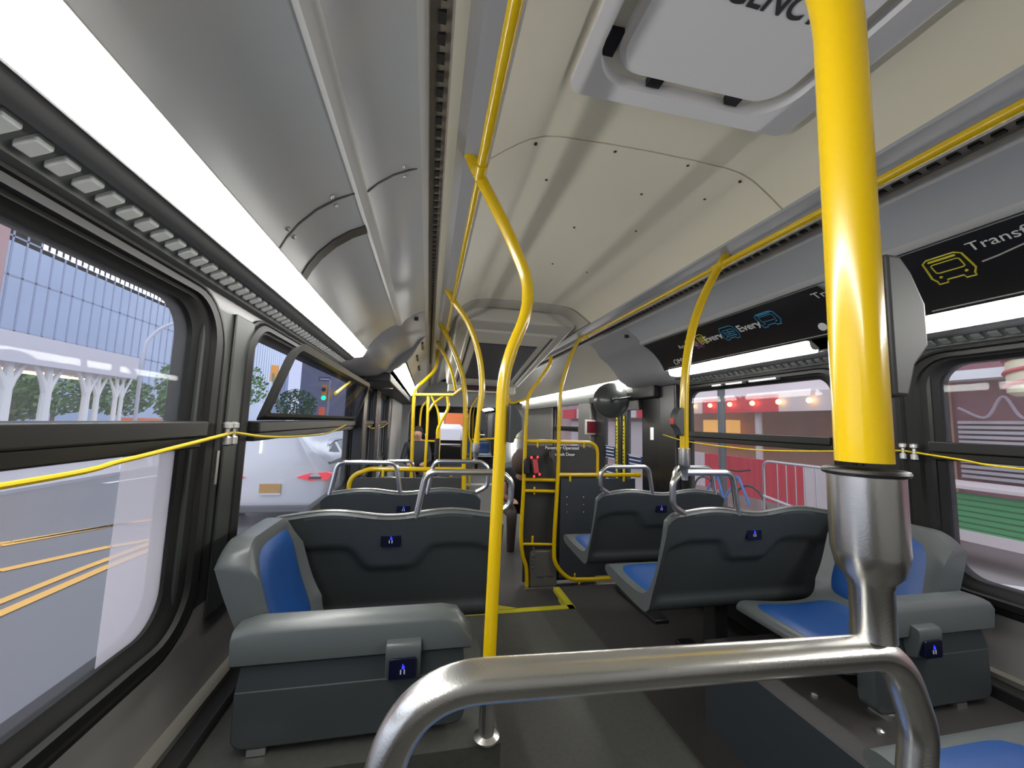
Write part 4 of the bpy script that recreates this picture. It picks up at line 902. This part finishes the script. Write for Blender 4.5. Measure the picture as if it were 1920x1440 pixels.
# left: station canopy on Y-shaped columns, glass building behind, trees
cn = empty('canopy', (-12, 12, -1.6), 'white station canopy with a broad fascia across the street', 'canopy')
m = MB(); m.box(-19, -12, 2.0, 18.1, 1.26, 2.10); m.box(-12.02, -11.98, 12.5, 12.58, 1.3, 2.14); m.build('fascia', mat('canopy_white', (.58, .57, .62), .6), cn)
for i, (y, z, l) in enumerate([(12.3, 1.05, .8), (13.4, 1.05, .9), (14.5, 1.05, .7), (14.0, .85, 1.6), (16.3, .85, 1.5), (17.6, .85, .7), (15.8, .62, .8)]):
    m = MB(); m.box(-14.5, -14.2, y+.6, y+.6+l, 1.18-.0, 1.24); m.build('canopy_lamp', mat('canopy_lamp', (1, .85, .6), emit=(1, .72, .42), es=2.2), cn)
def ycol(x, y, r, lb):
    m = MB(); m.tube([(x, y, -1.62), (x, y, .4), (x, y, 1.3)], [r, r*.9, r*.6], 10)
    for dy in (-.42, .42): m.tube([(x, y, .45), (x, y+dy*.35, .8), (x, y+dy, 1.28)], [r*.8, r*.6, r*.4], 8)
    m.build('canopy_column', mat('column_white', (.72, .72, .72), .5), label=lb, category='column', group='white forked canopy columns')
for y, r, lb in ((13.65, .15, 'nearest forked white column under the canopy'), (14.85, .14, 'second forked white column under the canopy'), (16.3, .12, 'third forked white column under the canopy'), (16.75, .09, 'fourth white column just behind the third'), (17.6, .08, 'fifth slim white column before the canopy end'), (17.9, .07, 'last slim white column at the canopy end')): ycol(-12.3, y, r, lb)
gb = empty('glass_building', (-28, 40, -1.7), 'tall pale blue glass office building behind the canopy', 'building')
m = MB(); m.box(-40, -28, 28, 84, -1.7, 26); m.build('curtain_wall', mat('curtain_blue', (.36, .44, .60), .25, var=.12, vs=.35), gb)
m = MB(); y = 30.0
while y < 83: m.box(-28.06, -27.98, y, y+.14, 2, 26); y += .95
for z in (5.0, 8.6, 11.2, 15): m.box(-28.04, -27.98, 28, 62, z, z+.12)
m.build('mullions', mat('mullion_grey', (.23, .28, .42), .5), gb)
m = MB(); m.box(-28.3, -28, 28, 62, 10.9, 26); m.build('upper_band', mat('soffit_grey', (.42, .45, .50), .6), gb)
m = MB(); y = 33.0
while y < 46: m.box(-27.97, -27.9, y, y+.28, 11.2, 13.2); y += .55
m.build('roof_light_slots', mat('slot_white', (1, 1, 1), .4, emit=(.9, .93, 1), es=.9), gb)
m = MB(); m.box(-34, -24, 14, 26.3, -1.7, 20); m.build('brick_building', mat('brick_pink', (.40, .25, .25), .8, var=.1, vs=3), label='pinkish brick building edge at the far left of the window', category='building')
m = MB(); m.box(-16.2, -4.5, 52, 60, -1.7, 18); m.build('grey_block', mat('slab_grey_blue', (.30, .31, .38), .6, var=.06, vs=.3), label='grey-blue slab building seen through the tilted window', category='building')
LEAF = mat('leaf_green', (.10, .20, .07), .8, var=.4, vs=6); TRUNK = mat('trunk_grey', (.22, .19, .17), .8)
def tree(x, y, h, r, lb, m_=None):
    e = empty('street_tree', (x, y, -1.65), lb, 'tree', 'street trees beyond the canopy'); t = MB(); t.tube([(x, y, -1.65), (x+.05, y, -1.65+h*.5), (x, y, -1.65+h*.8)], [.10, .07, .04], 8); t.build('trunk', TRUNK, e)
    c = MB(); rnd = random.Random(int(x*100+y))
    for i in range(900):
        a, b = rnd.random()*2*pi, math.acos(2*rnd.random()-1); q = r*(.45+.55*rnd.random()**.5); p = Vector((x+q*sin(b)*cos(a), y+q*sin(b)*sin(a), -1.65+h*.75+q*.8*cos(b))); n = Vector((rnd.gauss(0, 1), rnd.gauss(0, 1), rnd.gauss(0, 1))).normalized(); u = n.orthogonal().normalized(); v = n.cross(u); s = .10+.08*rnd.random()
        c.add([p-u*s, p-v*s*.6, p+u*s, p+v*s*.6], [(0, 1, 2, 3)])
    c.build('crown', m_ or LEAF, e, smooth=0)
for i, (x, y, h, r) in enumerate(((-16, 23.5, 3.2, 1.3), (-14.2, 26, 4.4, 1.7), (-14.5, 31.5, 5.0, 2.2), (-17, 19.5, 2.8, 1.3), (-12.6, 22.2, 2.6, 1.0), (-19.5, 24.5, 3.4, 1.6), (-12.2, 38, 3.6, 1.7), (-22, 20.5, 3.3, 1.5))):
    tree(x, y, h, r, ['leafy green street tree left of the lamp post', 'taller green street tree right of the lamp post', 'broad green street tree farthest right in nearest left window', 'low green tree under the canopy end', 'small bright green tree by the orange barrier', 'green tree in the gap behind canopy columns', 'small tree seen through the tilted window', 'green tree behind the second column'][i])
lp = MB(); lp.tube(spl([(-12.5, 19.1, -1.7), (-12.5, 19.1, 2.2), (-12.5, 19.4, 3.2), (-12.2, 20.2, 4.0), (-11.8, 21.5, 4.2)], 8), [.07]*33, 8); lp.build('street_lamp', mat('lamp_post_grey', (.42, .44, .5), .5), label='tall curved grey lamp post past the canopy end', category='street lamp')
m = MB(); m.box(-14.0, -12.4, 20.5, 20.6, -1.6, -.3); m.build('road_barrier', mat('barrier_orange', (.75, .22, .08), .6), label='orange construction barrier beyond the canopy', category='barrier')
for i in range(7):
    y = 13.2+i*1.1; m = MB(); m.lathe((-9.0, y, -1.7), [(.07, 0), (.06, .3), (.035, .62), (.02, .66)], 10); m.build('bollard', mat('bollard_white', (.85, .85, .85), .5), label='small white bollard along the far kerb on left', category='bollard', group='white bollards along far kerb')
m = MB(); m.box(-8.9, -8.5, 18, 19, -1.7, -.55); 
b_ = m.build('barrel_post', mat('hazard_orange', (.75, .38, .05), .6), label='orange and black striped hazard post by the left kerb', category='hazard post')
m = MB()
for k in range(5): m.prism([(-8.91, -1.6+k*.22), (-8.49, -1.45+k*.22), (-8.49, -1.36+k*.22), (-8.91, -1.51+k*.22)], 'y', 17.985, 18.0)
m.build('stripe', BLACK, b_)
# traffic lights
def signal(x, y, z, lb, green=True):
    e = empty('traffic_light', (x, y, -1.7), lb, 'traffic light', 'yellow traffic signals'); Y_ = mat('signal_yellow', (.72, .33, .08), .5)
    m = MB(); m.box(x-.20, x+.20, y, y+.35, z-.55, z+.6); m.build('housing', Y_, e, bevel=.04)
    if green:
        m = MB(); m.lathe((x-.02, y-.02, z-.35), [(.17, 0), (.16, .03)], 16, (0, -1, 0)); m.build('green_lamp', mat('green_lamp', (0, .6, .4), emit=(0, 1, .55), es=1.6), e)
        m = MB(); m.lathe((x-.05, y-.02, z+.25), [(.15, 0), (.14, .03)], 16, (0, -1, 0)); m.build('dark_lamp', BLACK, e)
        m = MB(); m.box(x-.28, x+.1, y, y+.2, z-1.75, z-1.0); m.build('walk_signal', mat('walk_red', (.7, .14, .06), .5, emit=(.9, .2, .08), es=.4), e)
        m = MB(); m.tube([(x+.32, y, -1.7), (x+.32, y, z+1.0)], .07, 8); m.build('post', mat('lamp_post_grey', (0, 0, 0)), e)
        m = MB(); m.box(x-.45, x+.35, y, y+.03, z+.85, z+1.15); m.build('street_sign', mat('sign_slate', (.12, .12, .16), .5), e); m = MB(); m.box(x-.35, x+.25, y-.01, y, z+.96, z+1.04); m.build('sign_text', WHITE, e)
        m = MB(); m.box(x+.12, x+.42, y+.1, y+.4, z-.5, z+.35); m.build('housing', Y_, e, bevel=.04)
    else:
        m = MB(); m.tube([(x, y, z), (x+.1, y, z-1.0), (x+.9, y, z-3.2), (x+1.3, y, -1.7)], .08, 8); m.build('post', mat('olive_post', (.20, .26, .16), .6), e)
q = at(608, 737, Y=30); signal(q.x, 30, q.z, 'traffic signal showing green with red hand, through the tilted window'); q = at(513, 700, Y=30); signal(q.x, 30, q.z, 'yellow traffic signal seen from behind, left of the green one', False)
# white car
cx, cy = -2.97, 6.8
e = empty('car', (cx, cy, -1.7), 'white saloon car with lit red tail lights outside the second left window', 'car')
e.scale = (.90, .93, .87); CW = mat('car_white_paint', (.66, .66, .70), .18, coat=.6)
def sec(y, w, zb, zbelt, zr, wr):   # cross-section ring
    h = [(w*.90, zb), (w, zb+.15), (w, zbelt-.12), (w*.95, zbelt), (wr, zr-.03) if zr > zbelt+.05 else (w*.80, zbelt+.012), (wr*.75, zr) if zr > zbelt+.05 else (w*.5, zbelt+.025), (0, zr+.015) if zr > zbelt+.05 else (0, zbelt+.03)]
    R_ = [(cx+a, y, b) for a, b in h]; Lf = [(cx-a, y, b) for a, b in h[-2::-1]]; return R_+Lf
m = MB(); G = -1.7
m.loops([sec(cy, .80, G+.42, G+.82, 0, .3), sec(cy+.04, .86, G+.30, G+.86, 0, .3), sec(cy+.12, .905, G+.25, G+.97, 0, .3), sec(cy+.35, .92, G+.22, G+.99, 0, .3), sec(cy+.9, .925, G+.2, G+.97, 0, .3), sec(cy+2.3, .925, G+.2, G+.95, 0, .3), sec(cy+3.5, .92, G+.2, G+.92, 0, .3), sec(cy+4.3, .86, G+.22, G+.78, 0, .3), sec(cy+4.6, .6, G+.3, G+.62, 0, .3)], True, True)
m.build('car_body', CW, e, smooth=50)
m = MB(); m.loops([sec(cy+.40, .83, G+.94, G+.96, G+1.02, .80), sec(cy+.95, .84, G+.94, G+.97, G+1.26, .66), sec(cy+1.6, .85, G+.94, G+.97, G+1.42, .60), sec(cy+2.4, .85, G+.94, G+.97, G+1.44, .60), sec(cy+3.4, .83, G+.92, G+.95, G+1.0, .75)], True, True); m.build('car_windows', CARGL, e, smooth=50)
m = MB(); m.loops([[(cx+s*w, y, z+k) for s, k in ((-1, -.02), (-.8, .0), (.8, 0), (1, -.02), (1, -.05), (-1, -.05))] for y, w, z in ((cy+1.35, .60, G+1.40), (cy+1.7, .60, G+1.46), (cy+2.4, .60, G+1.465), (cy+2.7, .6, G+1.40))], True, True); m.build('car_roof', CW, e, smooth=50)
m = MB(); m.tube([(cx-.80, cy+.13, G+.985), (cx, cy+.06, G+1.0), (cx+.80, cy+.13, G+.985)], .02, 8, flat=.6); m.build('boot_lip', CW, e)
for s in (-1, 1):
    m = MB(); m.loops([[(cx+s*a, y, G+z) for a, y, z in pp] for pp in ([(.40, cy-.03, .86), (.60, cy-.02, .925), (.86, cy+.04, .94), (.935, cy+.16, .90), (.90, cy+.04, .80), (.62, cy-.03, .80)], [(.40, cy+.10, .86), (.60, cy+.10, .925), (.86, cy+.2, .94), (.935, cy+.26, .90), (.88, cy+.2, .80), (.62, cy+.1, .80)])], True, True)
    m.build('tail_light', mat('tail_red', (.6, .03, .05), .2, emit=(1, .05, .08), es=.45), e)
    m = MB(); m.box(cx+s*.60, cx+s*.80, cy-.040, cy-.0, G+.83, G+.87); m.build('lamp_insert', mat('lamp_dark_red', (.12, .02, .03), .3), e)
m = MB(); m.box(cx-.165, cx+.165, cy-.03, cy+.01, G+.58, G+.74); m.build('number_plate', mat('plate_amber', (.50, .27, .07), .5, var=.3, vs=30), e)
m = MB(); m.box(cx-.17, cx+.17, cy-.035, cy-.02, G+.55, G+.58); m.build('plate_frame', CW, e)
m = MB(); m.box(cx-.75, cx+.75, cy-.02, cy+.1, G+.24, G+.36); m.build('lower_bumper', mat('bumper_grey', (.10, .10, .11), .5), e, bevel=.02)
for s in (-1, 1):
    for yy in (.85, 3.7):
        m = MB(); m.lathe((cx+s*.72, cy+yy, G+.33), [(.33, 0), (.33, .2)], 24, (s, 0, 0)); m.build('wheel', BLACK, e)
# right side: red and white valance, crates, barrier panels, bike, shutters
RED = mat('canopy_red', (.62, .03, .05), .6, var=.1, vs=2); TW = mat('tent_white', (.64, .55, .54), .6, var=.08, vs=2)
e = empty('market_stall', (6.2, 7, -1.6), 'red and white striped stall with a row of small lamps beyond the right window', 'market stall')
for y0, y1, mm in ((8.45, 10.5, TW), (6.3, 8.45, RED), (4.75, 6.3, TW)):
    m = MB(); m.box(5.98, 6.05, y0, y1, .38, .72); m.build('valance', mm, e); m = MB(); m.hexa([(6, y0, .70), (7.55, y0, 1.35), (7.55, y1, 1.35), (6, y1, .70), (6, y0, .74), (7.55, y0, 1.39), (7.55, y1, 1.39), (6, y1, .74)]); m.build('canopy_cloth', TW, e)
m = MB(); m.tube([(6.3, 4.75, -1.6), (6.3, 4.75, .75)], .05, 8); m.tube([(6.2, 7.0, -1.6), (6.2, 7.0, .5)], .07, 8); m.build('stall_post', TW, e)
m = MB(); m.box(7.4, 7.5, 4.6, 11, -1.6, .9); m.build('stall_back', mat('stall_back_tan', (.45, .25, .16), .7, var=.2, vs=3), e)
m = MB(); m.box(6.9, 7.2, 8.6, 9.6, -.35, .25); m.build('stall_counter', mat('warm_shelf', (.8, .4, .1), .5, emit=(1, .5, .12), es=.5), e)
for i in range(6):
    y = 5.6+i*.62; m = MB(); m.ball((5.9, y, .56), .05, 6); m.build('stall_lamp', mat('stall_lamp', (1, .5, .1), emit=(1, .55, .15), es=5), e)
pl = MB(); pl.tube([(5.0, 6.65, -1.6), (5.0, 6.65, 2.5)], .07, 10); pl.build('sign_pole', mat('dark_pole', (.10, .11, .11), .5), label='dark green-grey street pole in front of the striped stall', category='pole')
for i, (y0, y1, mm) in enumerate(((7.9, 9.6, TW), (6.75, 7.9, RED), (6.2, 6.75, RED), (5.5, 6.2, RED), (4.2, 5.5, TW))):
    m = MB(); 
    n = 8 
    for k in range(n):
        a = y0+(y1-y0)*k/n; b = y0+(y1-y0)*(k+1)/n; m.box(5.60-(.012 if k % 2 else 0), 5.66, a, b, -1.30, -.55)
    m.build('barrier_panel', mm, label=['white barrier panel at the left end of the row', 'red barrier panel behind the dark pole', 'red barrier panel left of the metal gate', 'red barrier panel behind the metal gate', 'white ribbed barrier panel right of the red ones'][i], category='barrier panel', group='red and white barrier panels')
def gate(x, y0, y1, z0, z1, lb):
    m = MB(); m.tube([Vector((x, a, b)) for a, b in rrect(y0, y1, z0, z1, .12, 5)], .022, 8, closed=True); k = y0+.18
    while k < y1-.1: m.tube([(x, k, z0), (x, k, z1)], .008, 6); k += .16
    m.build('crowd_gate', ALU, label=lb, category='barrier', group='steel crowd gates on the sidewalk')
gate(4.9, 4.2, 5.6, -1.35, -.50, 'upright steel crowd gate before the red and white panels')
m = MB(); m.tube([(4.5, 4.1, -1.15), (4.6, 5.3, -1.02), (4.6, 5.3, -1.58)], .022, 8); m.tube([(4.4, 4.0, -1.5), (4.4, 6.4, -1.48)], .03, 8); m.build('crowd_gate', ALU, label='fallen steel gate lying low on the sidewalk', category='barrier', group='steel crowd gates on the sidewalk')
# bicycle
e = empty('bicycle', (4.7, 6.2, -1.6), 'parked blue bicycle leaning by the red barrier panels', 'bicycle')
for y in (5.75, 6.85):
    m = MB(); m.tube([(4.75, y+.32*cos(t), -1.26+.32*sin(t)) for t in [2*pi*i/24 for i in range(24)]], .02, 6, closed=True); m.build('wheel', BLACK, e)
m = MB(); w1, w2 = Vector((4.75, 5.75, -1.26)), Vector((4.75, 6.85, -1.26)); st_, bb, hd_ = Vector((4.75, 6.5, -.85)), Vector((4.75, 6.35, -1.28)), Vector((4.72, 5.95, -.82))
for a, b in ((w2, st_), (w2, bb), (bb, st_), (bb, hd_), (st_, hd_), (hd_, w1)): m.tube([a, b], .022, 8)
m.build('frame', mat('bike_blue', (.05, .2, .5), .3), e); m = MB(); m.tube([hd_+Vector((-.25, .0, .12)), hd_+Vector((0, 0, .1)), hd_+Vector((.25, 0, .12))], .015, 6); m.box(4.70, 4.80, 6.45, 6.65, -.83, -.79); m.build('handlebar', BLACK, e)
# storefront
e = empty('storefront', (8, 2, -1.6), 'dark red storefront with a rolled shutter beyond the nearest right window', 'storefront')
m = MB(); m.box(7.6, 9.5, -6, 4.7, -1.6, 6); m.box(7.6, 9.5, 4.7, 25, 1.4, 6); m.build('facade', mat('storefront_red', (.26, .10, .115), .7, var=.2, vs=2.2), e)
m = MB(); zz_ = -.62
while zz_ < .28: m.box(7.50, 7.58, 3.2, 4.55, zz_, zz_+.045); zz_ += .075
m.build('shutter', mat('shutter_grey', (.50, .46, .48), .4), e)
m = MB(); m.box(7.2, 7.55, 1.0, 4.6, .86, 1.0); m.build('awning_tube', mat('awning_white', (.85, .85, .85), .5), e)
m = MB(); m.tube(spl([(7.45, 4.5, .45), (7.45, 4.2, .30), (7.45, 4.0, .6), (7.45, 3.8, .28), (7.45, 3.4, .55), (7.45, 3.1, .3)], 8), .02, 6); m.build('scroll_sign', mat('scroll_mauve', (.42, .34, .40), .5), e)
m = MB(); m.lathe((6.9, 3.55, .55), [(.06, 0), (.13, .05), (.13, .55), (.06, .6)], 14); bp_ = m.build('barber_pole', mat('barber_cream', (.75, .68, .45), .4), label='striped barber pole on the storefront', category='barber pole')
m = MB()
for k in range(3): m.tube([(6.9+.133*cos(t), 3.55+.133*sin(t), .62+k*.17+t*.03) for t in [2*pi*i/16 for i in range(17)]], .03, 6)
m.build('stripe', mat('barber_red', (.5, .06, .06), .4), bp_)
m = MB(); zz_ = -1.12
while zz_ < -.70: m.box(6.0, 6.03, 3.0, 4.3, zz_, zz_+.05); m.box(6.02, 6.05, 3.0, 4.3, zz_+.05, zz_+.07); zz_ += .07
m.box(5.98, 6.6, 3.0, 4.3, -1.25, -1.13); gs_ = m.build('green_stand', mat('stand_green', (.06, .30, .10), .6), label='green slatted street stand with a white base on the right sidewalk', category='stand')
m = MB(); m.box(5.95, 6.0, 2.95, 4.35, -1.28, -1.15); m.box(5.9, 6.7, 2.9, 4.4, -.64, -.60); m.build('stand_board', mat('tent_white', (0, 0, 0)), gs_)
m = MB(); m.lathe((3.05, 1.2, -1.25), [(1.30, -.3), (1.45, 0), (1.40, .10), (1.1, .18), (.4, .22), (.001, .225)], 48); m.build('white_van_roof', mat('parked_white', (.85, .83, .80), .3), label='bright white rounded car bonnet just below the nearest right window', category='car')
e = empty('shop_row', (7.6, 18, -1.6), 'row of red and pale shopfronts farther along the right side street', 'storefront')
m = MB(); m.box(7.6, 7.9, 11.2, 40, -1.6, 1.35); m.build('shop_wall', mat('shop_pinkish', (.42, .30, .29), .7, var=.25, vs=1.2), e)
for y_, c_2 in ((11.6, RED), (13.6, TW), (15.4, RED), (17.8, TW), (20, RED), (24, TW), (28, RED)):
    m = MB(); m.box(7.1, 7.5, y_, y_+1.9, .35, .85); m.build('shop_awning', c_2, e); m = MB(); m.box(7.5, 7.58, y_+.2, y_+1.5, -1.2, .2); m.build('shop_window', mat('shop_window_pale', (.55, .50, .50), .3), e)
# ahead, through the windscreen
m = MB(); m.box(.5, 3.0, 26, 30, -1.7, .9); m.build('orange_truck', mat('truck_orange', (.85, .22, .06), .5), label='orange truck box seen through the distant windscreen', category='truck')
m = MB(); m.box(-1.2, 1.6, 24, 25.8, -1.6, -.2); m.build('white_van', mat('van_white', (.8, .8, .82), .4), label='white van seen through the distant windscreen', category='van', )
for o in bpy.data.objects:
    if o.name.startswith('white_van') and 'roof' not in o.name: o.modifiers.new('bevel', 'BEVEL').width = .3
m = MB(); m.box(-6, -1.2, 40, 44, -1.7, 9); m.box(2.5, 9, 40, 44, -1.7, 12); m.build('street_block', mat('pale_block', (.42, .46, .50), .7, var=.3, vs=.6), label='pale street buildings far ahead beyond the windscreen', category='building')
# ------------------------------------------------------------------ lift everything so the low floor is at z = 0
for o in bpy.data.objects:
    if o.parent is None and o is not cam: o.location.z += ZO
